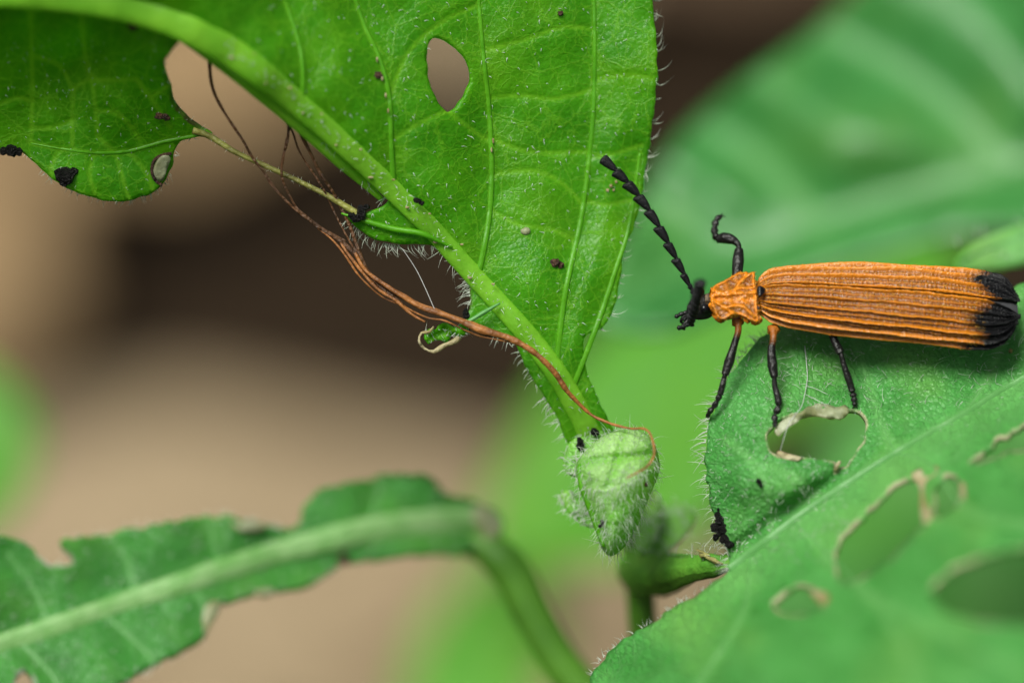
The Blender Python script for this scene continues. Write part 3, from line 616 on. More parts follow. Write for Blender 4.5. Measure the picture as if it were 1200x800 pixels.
# dried curled flap and scraps round the first hole
zfl = lambda x, y: ZR(x, y) + r_relief(np.asarray(x), np.asarray(y)) + 3 + 9 * np.exp(-((np.asarray(y) - 484) / 6.0) ** 2)
S = sheet([(908, 505), (918, 492), (935, 483), (952, 474), (968, 473), (980, 477), (990, 474), (995, 482), (990, 490), (976, 490), (958, 488), (940, 492), (926, 500), (914, 511)], (), zfl, 3, 2.5, lambda x, y: 4.5 * wob(x, y, 5), 2, 0.8)
mesh_obj('dried_flap', S.verts, S.faces, M_WINDOW, leafR, S.attrs)
for pts in ([(904, 524), (918, 528), (935, 533), (950, 537), (944, 543), (925, 542), (908, 536), (900, 528)], [(976, 556), (978, 542), (984, 534), (988, 536), (984, 548), (982, 558)],
            [(1068, 556), (1082, 548), (1098, 546), (1096, 556), (1086, 562), (1083, 580), (1092, 604), (1082, 612), (1079, 590), (1078, 570)], [(1124, 556), (1131, 560), (1133, 580), (1128, 592), (1123, 580)],
            [(940, 690), (956, 686), (972, 690), (978, 702), (966, 714), (955, 704)]):
    pts = [tuple(np.mean(pts, 0) + 0.6 * (np.array(q_) - np.mean(pts, 0))) for q_ in pts] if len(pts) < 9 else pts
    S = sheet(pts, (), lambda x, y: ZR(x, y) + r_relief(x, y) + 3, 4, 3, lambda x, y: 2 * wob(x, y, 6), 3, 0.5)
    mesh_obj('dried_scrap', S.verts, S.faces, M_DRY, leafR, S.attrs)
r_edge = spline(R_OUT[0:11], 4); rl_edge = spline(R_OUT[23:31], 4)
parts = [edge_hairs(r_edge, ZR, 150, 17, 1, (-0.2, -1, 0.3), 0.65, 0.4), edge_hairs(rl_edge, ZR, 90, 7, 1, (-0.3, 0.5, 0.2), 0.7, 0.4),
         surf_hairs(SR, 600, 7, 0.42, (-0.5, -0.6, 0.2), 0.6, lambda P: (P[:, 1] < 660) & (P[:, 0] < 1000)),
         surf_hairs(SR, 380, 14, 0.38, (0.8, -0.4, 0.3), 0.75, lambda P: (P[:, 0] > 900) & (P[:, 1] > 395) & (P[:, 1] < 475)),
         surf_hairs(SR, 260, 6, 0.4, (-0.5, -0.6, 0.2), 0.6, lambda P: (P[:, 0] > 1000) & (P[:, 1] < 520))]
V, F = join(parts); tag(mesh_obj('leaf_hairs', V, F, M_HAIR, leafR), kind='stuff')
# petiole and scarred node that carry it
PR = line3([(905, 632, 42), (880, 648, 22), (852, 660, 4), (832, 663, -14), (800, 668, -70), (770, 672, -160), (748, 668, -250)], 5)
V, F = tube(PR, (4, 8, 13, 19, 25, 28, 26), 28); V = V + np.array([0, 1.0, 0.6]) * (1.8 * np.sin(np.arange(len(V)) % 28 * 2 * math.pi / 4) + 1.4 * wob(V[:, 0], V[:, 1], 5))[:, None]; node = mesh_obj('petiole', V, F, M_NODE, plant)
for pts in ([(846, 660, 14), (832, 654, 8), (818, 649, -10)], [(832, 652, 2), (815, 643, -26)]):
    V, F = tube(line3(pts, 3), (0.8, 2.6, 1.6, 2.8, 0.8), 7); V = V + 1.2 * np.stack([wob(V[:, 0], V[:, 1], 3), wob(V[:, 1], V[:, 2], 3), wob(V[:, 2], V[:, 0], 3)], -1)
    mesh_obj('node_scar', V, F, M_SCAR, node)
k = RNG.integers(0, len(PR), 160)
V, F = hair_mesh(PR[k] + np.array([0, 14, 8]) + RNG.normal(0, 6, (160, 3)), RNG.normal(0, .5, (160, 3)) + [0, .8, .5], 9, 0.6, RNG.normal(0, 1, (160, 3)), .5, 4)
tag(mesh_obj('petiole_hairs', V, F, M_HAIR, node), kind='stuff')

# --- long low leaf on the left
L_OUT = [(-60, 625), (-20, 629), (8, 629), (31, 636), (44, 652), (60, 661), (84, 659), (78, 648), (70, 638), (78, 631), (110, 628), (170, 616), (230, 606), (268, 605), (300, 613), (332, 617), (350, 616), (354, 600), (364, 582), (390, 570), (440, 560), (488, 557), (510, 563), (524, 578), (560, 590), (584, 606), (580, 636), (548, 646), (500, 648),
         (440, 656), (404, 660), (393, 668), (371, 681), (336, 691), (315, 693), (294, 698), (262, 708), (246, 716), (241, 744), (210, 762), (147, 796), (90, 832), (-20, 880), (-90, 800), (-100, 700)]
L_HOLE = [(18, 800), (24, 787), (34, 784), (40, 793), (38, 806), (26, 808)]
ZL = tps([(a_, b_, c_ - 85) for a_, b_, c_ in [(0, 640, -95), (0, 758, -75), (60, 850, -40), (-80, 750, -60), (250, 610, -165), (240, 740, -125), (150, 700, -130), (150, 790, -80), (400, 620, -215), (390, 670, -215), (440, 560, -275), (500, 600, -270), (560, 620, -300), (330, 615, -200)]])
L_MID = spline([(-100, 782), (0, 755), (100, 722), (200, 688), (300, 655), (400, 628), (480, 615), (545, 612), (572, 622)], 6)
L_V = [spline(q, 6) for q in ([(60, 736), (40, 690), (10, 650)], [(160, 702), (150, 660), (130, 632)], [(260, 668), (250, 635), (245, 610)], [(120, 716), (150, 745), (180, 772)], [(220, 682), (235, 700), (240, 730)], [(20, 750), (60, 790), (80, 830)], [(430, 622), (440, 590), (450, 565)])]
def l_relief(x, y):
    P = np.stack([x, y], -1); d = np.min([pdist(P, q) for q in L_V], 0); dm = pdist(P, L_MID)
    return 12 * (1 - np.exp(-(np.minimum(d, dm * 0.7) / 30) ** 2)) + 3 * wob(x, y, 28)
SL = sheet(L_OUT, [L_HOLE], ZL, 6, 7, l_relief, 4.0, 1.8, L_V)
eaten(SL, spline([(31, 636), (44, 652), (60, 661), (84, 659), (78, 648)], 4), spline([(262, 708), (246, 716), (241, 744)], 4), spline([(300, 613), (332, 617)], 4), spline([(393, 668), (371, 681)], 4), np.vstack([SL.loops[1], SL.loops[1][:1]]))
leafL = mesh_obj('leaf', SL.verts, SL.faces, M_LEAFL, plant, SL.attrs)
leafL['label'] = 'long narrow green leaf with notched edges and broad pale midrib'
V, F = tube(on_leaf(lambda x, y: ZL(x, y) + l_relief(x, y), L_MID, 1), (13, 13, 13, 14, 15, 17, 19), 12, flat=0.28); mesh_obj('midrib', V, F, M_RIBL, leafL)
for q in L_V:
    V, F = tube(on_leaf(lambda x, y: ZL(x, y) + l_relief(x, y), q, -0.5), (3.5, 2), 8, flat=0.4); mesh_obj('vein', V, F, M_RIBR, leafL)
for pts in ([(240, 742), (238, 716), (248, 704), (260, 708), (250, 728)], [(272, 612), (290, 608), (312, 615), (300, 622), (280, 620)], [(300, 692), (318, 688), (322, 695), (306, 700)], [(552, 602), (562, 590), (582, 598), (590, 618), (578, 638), (566, 626)]):
    S = sheet(pts, (), lambda x, y: ZL(x, y) + 13, 5, 4, lambda x, y: 2 * wob(x, y, 7), 3, 0.5)
    mesh_obj('pale_scrap', S.verts, S.faces, M_WINDOW, leafL, S.attrs)
parts = [edge_hairs(spline(L_OUT[38:42], 4), ZL, 60, 9, 1, (-.3, -1, 0), 0.9, 0.4), edge_hairs(spline(L_OUT[2:16], 4), ZL, 60, 8, 1, (-.3, 1, 0), 0.8, 0.4), surf_hairs(SL, 500, 7, 0.7, (.5, .5, .2), 0.5)]
V, F = join(parts); tag(mesh_obj('leaf_hairs', V, F, M_HAIR, leafL), kind='stuff')
PL = line3([(470, 634, -372), (520, 634, -385), (565, 640, -392), (598, 668, -396), (622, 715, -398), (650, 765, -398), (690, 815, -396), (768, 880, -392)], 8)
V, F = tube(PL, (8, 14, 26, 27, 26, 25, 26, 26), 14); mesh_obj('petiole', V, F, M_STEM, plant)

# --- hairy folded bud
B_OUT = [(676, 543), (677, 568), (686, 592), (697, 619), (705, 642), (716, 651), (729, 643), (745, 620), (756, 593), (768, 566), (773, 545), (767, 520), (753, 506), (730, 503), (707, 511), (689, 525)]
shelf = spline([(676, 560), (690, 572), (712, 573), (735, 565), (755, 553), (775, 542)], 4)
bl = spline(B_OUT, 3.5, True); blc = np.vstack([bl, bl[:1]])
def ZB(x, y):
    P = np.stack([np.ravel(x), np.ravel(y)], -1); e = pdist(P, blc); ins = inside(P, bl)
    dome = 46 * np.sqrt(np.clip(1 - (1 - np.clip(e, 0, 46) / 46) ** 2, 0, 1)) * ins
    sy = np.interp(P[:, 0], shelf[:, 0], shelf[:, 1]); dy = P[:, 1] - sy
    tilt = np.where(dy < 0, 10 + 0.22 * np.clip(dy, -70, 0), 10 - 0.10 * np.clip(dy, 0, 90))
    fold = -9 * np.exp(-((P[:, 1] - (536 + 0.12 * (725 - P[:, 0]))) / 5.0) ** 2) - 6 * np.exp(-((P[:, 0] - 722 + 0.3 * (P[:, 1] - 540)) / 4.5) ** 2) * (dy < 0)
    return (dome + (tilt + fold) * np.clip(e / 14, 0, 1) + 1.5 * wob(P[:, 0], P[:, 1], 6)).reshape(np.shape(x))
SB = sheet(B_OUT, (), ZB, 3.0, 4, None, 3, 0.3, [shelf, spline([(680, 555), (690, 590), (702, 625), (712, 648)], 4)])
pale_lit_top = np.clip(0.5 + 0.35 * wob(SB.P[:, 0], SB.P[:, 1], 11) + (np.interp(SB.P[:, 0], shelf[:, 0], shelf[:, 1]) - SB.P[:, 1]) / 55, 0, 1)  # pale patches, with light on the bud's upper face painted in as paler skin
pale_lit_top = pale_lit_top * (1 - 0.9 * np.exp(-((SB.P[:, 1] - (536 + 0.12 * (725 - SB.P[:, 0]))) / 6.0) ** 2)) * (1 - 0.7 * np.exp(-((SB.P[:, 0] - 722 + 0.3 * (SB.P[:, 1] - 540)) / 4.5) ** 2))
SB.attrs['vein'] = SB.two(np.minimum(SB.vd, 4.0 * (1 - pale_lit_top)))  # vein distance also carries the painted light of the bud top
nb = len(SB.P); back = SB.verts[nb:].copy(); back[:, 2] = np.minimum(back[:, 2], -0.9 * (SB.front[:, 2]) - 6); SB.verts[nb:] = back
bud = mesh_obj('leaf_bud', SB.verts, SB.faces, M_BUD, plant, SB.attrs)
bud['label'] = 'pale hairy folded leaf bud hanging below the upper leaf'
V, F = tube(np.stack([*X3(*(lambda q: (q[:, 0], q[:, 1], ZB(q[:, 0], q[:, 1]) + 1))(spline([(679, 545), (681, 566), (690, 590), (700, 618), (708, 640)], 4))).T], -1), (2.5, 4, 4, 3), 8); mesh_obj('bud_rib', V, F, M_VEINA, bud)
outl = np.vstack([bl, bl[:1]])
comb = [surf_hairs(SB, 330, 13, 0.33, (-0.1, -1, 0.1), 0.35, lambda P: P[:, 1] > np.interp(P[:, 0], shelf[:, 0], shelf[:, 1]) + 12 - 45 * RNG.uniform(0, 1, len(P)) ** 1.6, tilt=(0.1, -0.7, 0.1)),
        surf_hairs(SB, 420, 5.5, 0.33, (0.2, -1, 0.1), 0.6, lambda P: P[:, 1] < np.interp(P[:, 0], shelf[:, 0], shelf[:, 1]) + 8),
        edge_hairs(shelf, lambda x, y: ZB(x, y) + 2, 40, 14, -1, (-0.5, -1, 0.4), 0.55, 0.4, curl=1.1), edge_hairs(outl, lambda x, y: ZB(x, y), 170, 14, -1, (0, -1, 0), 0.38, 0.8)]
V, F = join(comb); tag(mesh_obj('bud_hairs', V, F, M_HAIR, bud), kind='stuff')
# small young leaves behind the bud
for pts, zz, tilt_ in (([(656, 580), (664, 574), (678, 582), (692, 600), (700, 615), (684, 614), (666, 600)], -70, 0.2), ([(660, 545), (665, 522), (682, 508), (705, 502), (722, 507), (700, 522), (684, 545), (670, 556)], -45, 0.3),
                     ([(752, 640), (768, 605), (788, 586), (806, 592), (815, 606), (808, 622), (790, 640), (770, 655)], -190, 0.4), ([(742, 590), (760, 570), (776, 588), (772, 620), (756, 650), (744, 640)], -160, 0.1)):
    cx, cy = np.mean(pts, 0)
    S = sheet(pts, (), lambda x, y: zz + tilt_ * (np.asarray(y) - cy) + 10 * np.cos((np.asarray(x) - cx) / 18), 5, 6, lambda x, y: 2 * wob(x, y, 8), 4)
    yl = mesh_obj('young_leaf', S.verts, S.faces, M_BUD, plant, S.attrs)
    V, F = surf_hairs(S, 110, 11, 0.7, (0, -1, 0), 0.5); tag(mesh_obj('leaf_hairs', V, F, M_HAIR, yl), kind='stuff')

# ------------------------------------------------------------------ the beetle
def chitin(name, c, rough=0.35, scale=30, bump=0.5, c2=None, dist=0.004, sheen=0.0, coat=0.0):
    m = plain(name, c, rough, 0.26, 0.4, scale, bump, c2=c2, dist=dist, coat=coat)
    m.node_tree.nodes['Principled BSDF'].inputs['Sheen Weight'].default_value = sheen
    return m
M_BLACK = chitin('black_chitin', (0.007, 0.007, 0.008), 0.36, 40, 0.6, (0.004, 0.004, 0.004))
M_ANT = chitin('antenna_chitin', (0.008, 0.008, 0.010), 0.36, 60, 1.0, (0.003, 0.003, 0.004))
M_EYE = chitin('eye', (0.006, 0.006, 0.008), 0.12, 50, 0.05)
M_FRONS = chitin('frons', (0.16, 0.115, 0.075), 0.5, 40, 0.8, (0.06, 0.04, 0.025))
M_WING = chitin('wing_membrane', (0.045, 0.045, 0.048), 0.35, 20, 0.4, (0.05, 0.05, 0.055))
def leg_mat():
    m, n, l, p = nodes('leg_chitin')
    t = N(n, 'ShaderNodeAttribute', attribute_name='tint').outputs['Fac']
    g = N(n, 'ShaderNodeNewGeometry').outputs['Position']
    nz = N(n, 'ShaderNodeTexNoise', i_Scale=45.0, i_Detail=3.0); l.new(g, nz.inputs['Vector'])
    l.new(mix(n, l, t, (0.006, 0.005, 0.005), (0.33, 0.10, 0.010)), p.inputs['Base Color'])
    p.inputs['Roughness'].default_value = 0.42; p.inputs['Specular IOR Level'].default_value = 0.38
    b = N(n, 'ShaderNodeBump', i_Strength=0.9, i_Distance=0.013); l.new(nz.outputs['Fac'], b.inputs['Height']); l.new(b.outputs[0], p.inputs['Normal'])
    return m
M_LEG = leg_mat()
def orange_mat(name, hi, lo, tipc=(0.006, 0.006, 0.007)):
    m, n, l, p = nodes(name)
    rd = N(n, 'ShaderNodeAttribute', attribute_name='ridge').outputs['Fac']; tp = N(n, 'ShaderNodeAttribute', attribute_name='tip').outputs['Fac']
    g = N(n, 'ShaderNodeNewGeometry').outputs['Position']
    nz = N(n, 'ShaderNodeTexNoise', i_Scale=60.0, i_Detail=3.0, i_Roughness=0.7); l.new(g, nz.inputs['Vector'])
    n3 = N(n, 'ShaderNodeTexNoise', i_Scale=6.0, i_Detail=3.0); l.new(g, n3.inputs['Vector'])
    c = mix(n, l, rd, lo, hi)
    c = mix(n, l, ramp(n, l, n3.outputs['Fac'], 0.35, 0.7), c, mix(n, l, 0.22, c, (0.30, 0.08, 0.01)))
    jt = N(n, 'ShaderNodeMath', operation='MULTIPLY_ADD'); l.new(nz.outputs['Fac'], jt.inputs[0]); jt.inputs[1].default_value = 0.5; l.new(tp, jt.inputs[2])
    tm = ramp(n, l, jt.outputs[0], 0.70, 1.04); c = mix(n, l, tm, c, tipc)
    l.new(mrange(n, l, tm, 0, 1, 0.5, 0.14), p.inputs['Specular IOR Level'])
    l.new(c, p.inputs['Base Color']); p.inputs['Roughness'].default_value = 0.30; p.inputs['Specular IOR Level'].default_value = 0.5
    b = N(n, 'ShaderNodeBump', i_Strength=0.8, i_Distance=0.007); l.new(nz.outputs['Fac'], b.inputs['Height']); l.new(b.outputs[0], p.inputs['Normal'])
    return m
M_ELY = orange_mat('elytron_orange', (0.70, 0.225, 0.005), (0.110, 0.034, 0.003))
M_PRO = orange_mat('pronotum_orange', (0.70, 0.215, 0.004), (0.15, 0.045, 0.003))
M_GOLD = plain('gold_pubescence', (0.78, 0.44, 0.06), 0.3, 0.5, bump=0.0, trans=0.3, tcol=(0.8, 0.45, 0.05))
M_DARKP = plain('dark_pubescence', (0.012, 0.012, 0.014), 0.4, 0.3, bump=0.0)

beetle = thing('beetle', 'orange net-winged beetle with black tail tips standing on chewed leaf', 'beetle', X3(985, 440, 0))
RO = math.radians(35)
DOR = np.array([0, math.sin(RO), math.cos(RO)]); SID = np.array([0, -math.cos(RO), math.sin(RO)])
AX0 = X3(886, 346.5, 0); AX1 = X3(1192, 366, 6)
def axis(t): return AX0 + np.asarray(t)[..., None] * (AX1 - AX0) + np.sin(np.pi * np.clip(np.asarray(t), 0, 1))[..., None] * 2.0 * DOR
tk = [0, .012, .03, .06, .12, .25, .45, .65, .8, .88, .94, .98, 1.0]
wk = [15, 22, 27, 31.5, 37, 42, 46, 49.5, 50.5, 49.5, 45, 36.5, 27]
hk = [8, 15, 19, 22.5, 26, 28.5, 29, 28, 25, 22, 18.5, 15, 12]
nu, nv = 340, 120
tt = np.concatenate([np.linspace(0, .08, 60)[:-1], np.linspace(.08, .9, 200)[:-1], 0.9 + 0.1 * np.sin(np.linspace(0, np.pi / 2, 83))]); nu = len(tt)
vv = np.linspace(0, 1, nv)
T2, V2 = np.meshgrid(tt, vv, indexing='ij')
Wt = np.interp(T2, tk, wk); Ht = np.interp(T2, tk, hk)
def tprof(x, a): return np.exp(-(x / a) ** 2)
prim = [0.015, 0.215, 0.415, 0.615, 0.815, 0.985]; sec = [0.115, 0.315, 0.515, 0.715, 0.90]
for sgn in (1, -1):                          # near elytron, far elytron
    r = np.sqrt(np.clip(1 - np.clip((T2 - 0.85) / 0.15, 0, 1) ** 2.2, 0, 1))
    if sgn < 0: r = np.sqrt(np.clip(1 - np.clip((T2 - 0.87) / 0.13, 0, 1) ** 2.2, 0, 1))
    lo_t, hi_t = math.radians(1.6), math.radians(98)
    pivot = math.radians(26 if sgn > 0 else 16)
    th = lo_t + (hi_t - lo_t) * V2
    gap = np.radians(1.5) * np.clip((T2 - .80) / .2, 0, 1) ** 2 * (1 - V2)
    th = pivot + (th + gap - pivot) * r
    jig = 0.006 * np.sin(T2 * 23 + V2 * 11) + 0.004 * np.sin(T2 * 60 + V2 * 19) + 0.003 * np.sin(T2 * 140 + 4 * sgn)
    P_ = sum(tprof(V2 - c + jig, 0.020) for c in prim); Q_ = sum(tprof(V2 - c + jig, 0.016) for c in sec)
    row = np.floor(V2 * 10 + 0.35)
    cells = (0.5 + 0.5 * np.cos(2 * math.pi * (T2 * 78 + 0.37 * row + 0.35 * np.sin(T2 * 31 + row * 2.1) + 0.22 * np.sin(T2 * 97 + row * 1.3)))) ** 2 * (0.55 + 0.45 * np.sin(T2 * 143 + row * 2.7) * np.sin(T2 * 61 - row))
    fade = np.clip(T2 / 0.05, 0, 1) * np.clip((1.0 - T2) / 0.03, 0.1, 1)
    valley = np.clip(1 - P_ - 0.7 * Q_, 0, 1)
    amp = (0.62 + 0.55 * np.clip(V2 * 1.6, 0, 1))
    disp = 0.8 * np.sin(T2 * 11 + V2 * 5) * fade + fade * amp * (4.2 * P_ * (0.85 + 0.15 * np.sin(T2 * 15 + V2 * 14)) + 1.4 * Q_ * (0.6 + 0.4 * np.sin(T2 * 21 + V2 * 25)) + 1.9 * cells * valley - 2.2 * valley)
    s = (Wt) * np.sin(th); d = Ht * np.sign(np.cos(th)) * np.abs(np.cos(th)) ** 0.85
    nrm_s = np.sin(th); nrm_d = np.cos(th) * 1.15
    s = s + disp * nrm_s; d = d + disp * nrm_d
    pts = axis(T2) + (sgn * s)[..., None] * SID + d[..., None] * DOR
    pts[..., 0] += RNG.normal(0, 0.05, pts[..., 0].shape)
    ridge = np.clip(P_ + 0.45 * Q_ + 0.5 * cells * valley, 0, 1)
    tipm = np.clip((T2 - (0.705 + (0.015 if sgn < 0 else -0.005) + 0.035 * np.cos(V2 * 9) - 0.05 * (V2 - .5))) / 0.20, 0, 1) * 0.95
    ij = np.arange(nu * nv).reshape(nu, nv)
    f = np.stack([ij[:-1, :-1].ravel(), ij[1:, :-1].ravel(), ij[1:, 1:].ravel(), ij[:-1, 1:].ravel()], -1)
    if sgn > 0: f = f[:, ::-1]
    top = pts.reshape(-1, 3); und = (axis(T2) + (sgn * (s - 3.0 * nrm_s))[..., None] * SID + (d - 3.0 * nrm_d)[..., None] * DOR).reshape(-1, 3)
    bd = list(ij[:, 0]) + list(ij[-1, 1:]) + list(ij[::-1, -1][1:]) + list(ij[0, ::-1][1:-1]); m_ = nu * nv
    rim = np.array([[bd[i], bd[i] + m_, bd[(i + 1) % len(bd)] + m_, bd[(i + 1) % len(bd)]] for i in range(len(bd))])
    if sgn > 0: rim = rim[:, ::-1]
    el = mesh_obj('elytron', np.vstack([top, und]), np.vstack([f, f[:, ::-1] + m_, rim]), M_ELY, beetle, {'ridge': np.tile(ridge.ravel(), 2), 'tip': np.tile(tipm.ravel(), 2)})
    # short golden hairs lying back along the wing case
    k = RNG.integers(0, nu * nv, 2200); kt = T2.ravel()[k]; keep = kt < 0.86
    nd = (sgn * nrm_s).ravel()[k][:, None] * SID + nrm_d.ravel()[k][:, None] * DOR
    dr = nd * 0.45 + np.array([1.0, -0.06, 0]) + RNG.normal(0, .25, (len(k), 3))
    V, F = hair_mesh(top[k][keep], dr[keep], 3.4 * RNG.uniform(.6, 1.3, keep.sum()), 0.30, -nd[keep], 0.3, 3)
    tag(mesh_obj('pubescence', V, F, M_GOLD, el), kind='stuff')
    V, F = hair_mesh(top[k][~keep], dr[~keep], 3.2, 0.30, -nd[~keep], 0.3, 3)
    tag(mesh_obj('pubescence', V, F, M_DARKP, el), kind='stuff')
# folded hind wing tip between the elytra
wt = np.linspace(.84, 1.0, 14); th = np.linspace(-.45, .55, 10)
g = np.array([[axis(np.array(a)) + SID * (np.interp(a, tk, wk) * math.sin(b) * (1 - 0.5 * max(0, (a - .95) / .05))) + DOR * (np.interp(a, tk, hk) * math.cos(b) - 4.5) for b in th] for a in wt])
ij = np.arange(140).reshape(14, 10); f = np.stack([ij[:-1, :-1].ravel(), ij[:-1, 1:].ravel(), ij[1:, 1:].ravel(), ij[1:, :-1].ravel()], -1)
mesh_obj('hind_wing', np.vstack([g.reshape(-1, 3), g.reshape(-1, 3) - DOR * 1.0]), np.vstack([f, f[:, ::-1] + 140]), M_WING, beetle)
# thorax and abdomen below
at = np.linspace(-0.02, 0.93, 60); an = np.linspace(0, 2 * np.pi, 28, endpoint=False); rings = []
for a in at:
    w_ = np.interp(a, [-.02, .05, .2, .5, .8, .93], [14, 30, 38, 40, 34, 6]); h_ = np.interp(a, [-.02, .05, .2, .5, .8, .93], [12, 21, 24, 19, 15, 5])
    seg = 1 + 0.035 * math.sin(a * 60) * (a > .25)
    rings.append(axis(np.array(a)) - DOR * 4 + seg * (np.cos(an)[:, None] * w_ * SID + np.sin(an)[:, None] * h_ * DOR * np.where(np.sin(an) > 0, 0.6, 1.0)[:, None]))
rings = np.array(rings); nr = len(an); ij = np.arange(rings.shape[0] * nr).reshape(-1, nr)
F = np.stack([ij[:-1].ravel(), np.roll(ij, -1, 1)[:-1].ravel(), np.roll(ij, -1, 1)[1:].ravel(), ij[1:].ravel()], -1)
body_t = np.repeat(np.clip(1 - (at - .03) / .05, 0, 1), nr)
V_ = rings.reshape(-1, 3); caps = [[0] * 4]
body = mesh_obj('abdomen', V_, [tuple(q) for q in F] + [tuple(ij[0][::-1]), tuple(ij[-1])], M_LEG, beetle, {'tint': body_t})

# pronotum: ridged shield
PRO = [(832.5, 346), (834, 339), (838, 334), (850, 328), (859, 322.5), (867, 318.5), (876, 320), (884, 318.5), (884.5, 327), (885, 336), (887, 346), (887, 356), (888, 366), (889, 376.5), (881, 376), (872, 371), (864, 368.5), (856, 370), (849, 374.5), (841, 372), (837, 364), (833.5, 356)]
pl = spline(PRO, 1.2, True); plc = np.vstack([pl, pl[:1]])
rid = [spline(q, 1.5) for q in ([(836, 341), (846, 342.5), (856, 341), (866, 337.5), (876, 338), (886, 336)], [(836, 352), (844, 357), (852, 360), (862, 358), (872, 360), (884, 371)], [(838, 346), (850, 345.5), (862, 344), (874, 343), (885, 343)], [(862, 341), (868, 330), (878, 322)], [(850, 361), (858, 366)])]
zpro = lambda x, y: 14 + 0.55 * (np.asarray(y) - 348)
def pro_relief(x, y):
    P = np.stack([x, y], -1); e = pdist(P, plc); rr = sum(1.0 * np.exp(-(pdist(P, q) / 1.7) ** 2) for q in rid)
    yc = 347 + 0.06 * (x - 860)
    dome = 10 * (1 - np.clip(np.abs(y - yc) / 33, 0, 1) ** 2)
    return dome + 3.6 * np.clip(rr, 0, 1.2) + 3.4 * np.exp(-(e / 2.3) ** 2) - 3.0 * np.exp(-(e / 0.8) ** 2) + 0.75 * wob(x, y, 1.6) - 1.5 * np.exp(-((y - yc - 5) / 4.0) ** 2)
S = sheet(PRO, (), zpro, 1.25, 9, pro_relief, 1.2)
e = pdist(S.P, plc); rr = sum(np.exp(-(pdist(S.P, q) / 2.0) ** 2) for q in rid)
ridge = np.clip(rr + np.exp(-(e / 3.0) ** 2) + np.exp(-((S.P[:, 1] - 350) / 4.5) ** 2) + 0.3 * wob(S.P[:, 0], S.P[:, 1], 1.7), 0, 1)
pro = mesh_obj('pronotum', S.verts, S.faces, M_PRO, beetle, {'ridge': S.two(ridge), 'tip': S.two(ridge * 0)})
V, F = surf_hairs(S, 900, 2.6, 0.28, (1, 0, 0), 0.6); tag(mesh_obj('pubescence', V, F, M_GOLD, pro), kind='stuff')
# shield between the wing bases
S = sheet([(886.5, 340), (889, 335.5), (894, 336), (897, 339.5), (895, 344), (889, 346)], (), lambda x, y: 30 + 0.5 * (np.asarray(y) - 340) - 0.12 * (np.asarray(x) - 891) ** 2, 1.3, 6, None, 1)
mesh_obj('scutellum', S.verts, S.faces, M_EYE, beetle)
V, F = lump(X3(888, 361, 25), 2.4, 0.2, 3); mesh_obj('scutellum_plate', V, F, M_WING, beetle)

# head with eyes, face, feelers
hd, hf = lump((0, 0, 0), 1, 0.04, 5, sub=4)
hx = np.array([-0.90, -0.42, 0.05]); hx /= np.linalg.norm(hx); hz = DOR - (DOR @ hx) * hx; hz /= np.linalg.norm(hz); hy = np.cross(hz, hx)
taper = 1 - 0.28 * np.clip(hd[:, :1], 0, 1)
neck = np.where(hd[:, :1] < 0, 1 - 0.2 * hd[:, :1] ** 2, 1)
hv = X3(822, 360, 2) + (hd[:, :1] * 19) * hx + hd[:, 1:2] * 16.5 * taper * neck * hy + hd[:, 2:3] * 13 * taper * neck * hz - 2.0 * np.exp(-(hd[:, 1:2] / .25) ** 2) * np.clip(hd[:, 2:3], 0, 1) * hz
head = mesh_obj('head', hv, hf, M_BLACK, beetle)
for px_, py_, z_ in ((825.5, 361.5, 17), (820, 342, -2)):
    V, F = lump(X3(px_, py_, z_), 5.6, 0.0, 1, sub=3); mesh_obj('eye', V, F, M_EYE, head)
V, F = lump(X3(829.5, 350, 14), 5.0, 0.25, 8, (0.75, 1.3, .6), 3); mesh_obj('frons', V, F, M_FRONS, head)
for pts, r in (([(808, 372, 12), (803, 379, 15), (799, 384, 14), (803, 386, 10)], (4, 3.2, 2, 0.8)), ([(808, 366, 4), (801, 372, 4), (798, 377, 4), (802, 379, 3)], (4, 3, 2, 0.8))):
    V, F = tube(line3(pts, 1), r, 8); mesh_obj('mandible', V, F, M_BLACK, head)
def palp(pts, beads, r0):
    q = line3(pts, 0.6); n_ = len(q); t = np.linspace(0, 1, n_)
    r = r0 * (0.62 + 0.38 * np.abs(np.sin(np.pi * t * beads)) ** 0.7) * np.interp(t, [0, .9, 1], [0.9, 1, .3])
    V, F = tube(q, r, 8); mesh_obj('palp', V, F, M_BLACK, head)
palp([(812, 365, 10), (804, 366, 14), (797, 368.5, 15), (790.5, 372, 14)], 4, 2.7)
palp([(812, 376, 14), (806, 380, 18), (800, 383, 18), (793, 384.5, 17)], 4, 3.0)
palp([(810, 370, 12), (804, 372, 16), (801, 376, 16)], 2, 2.3)

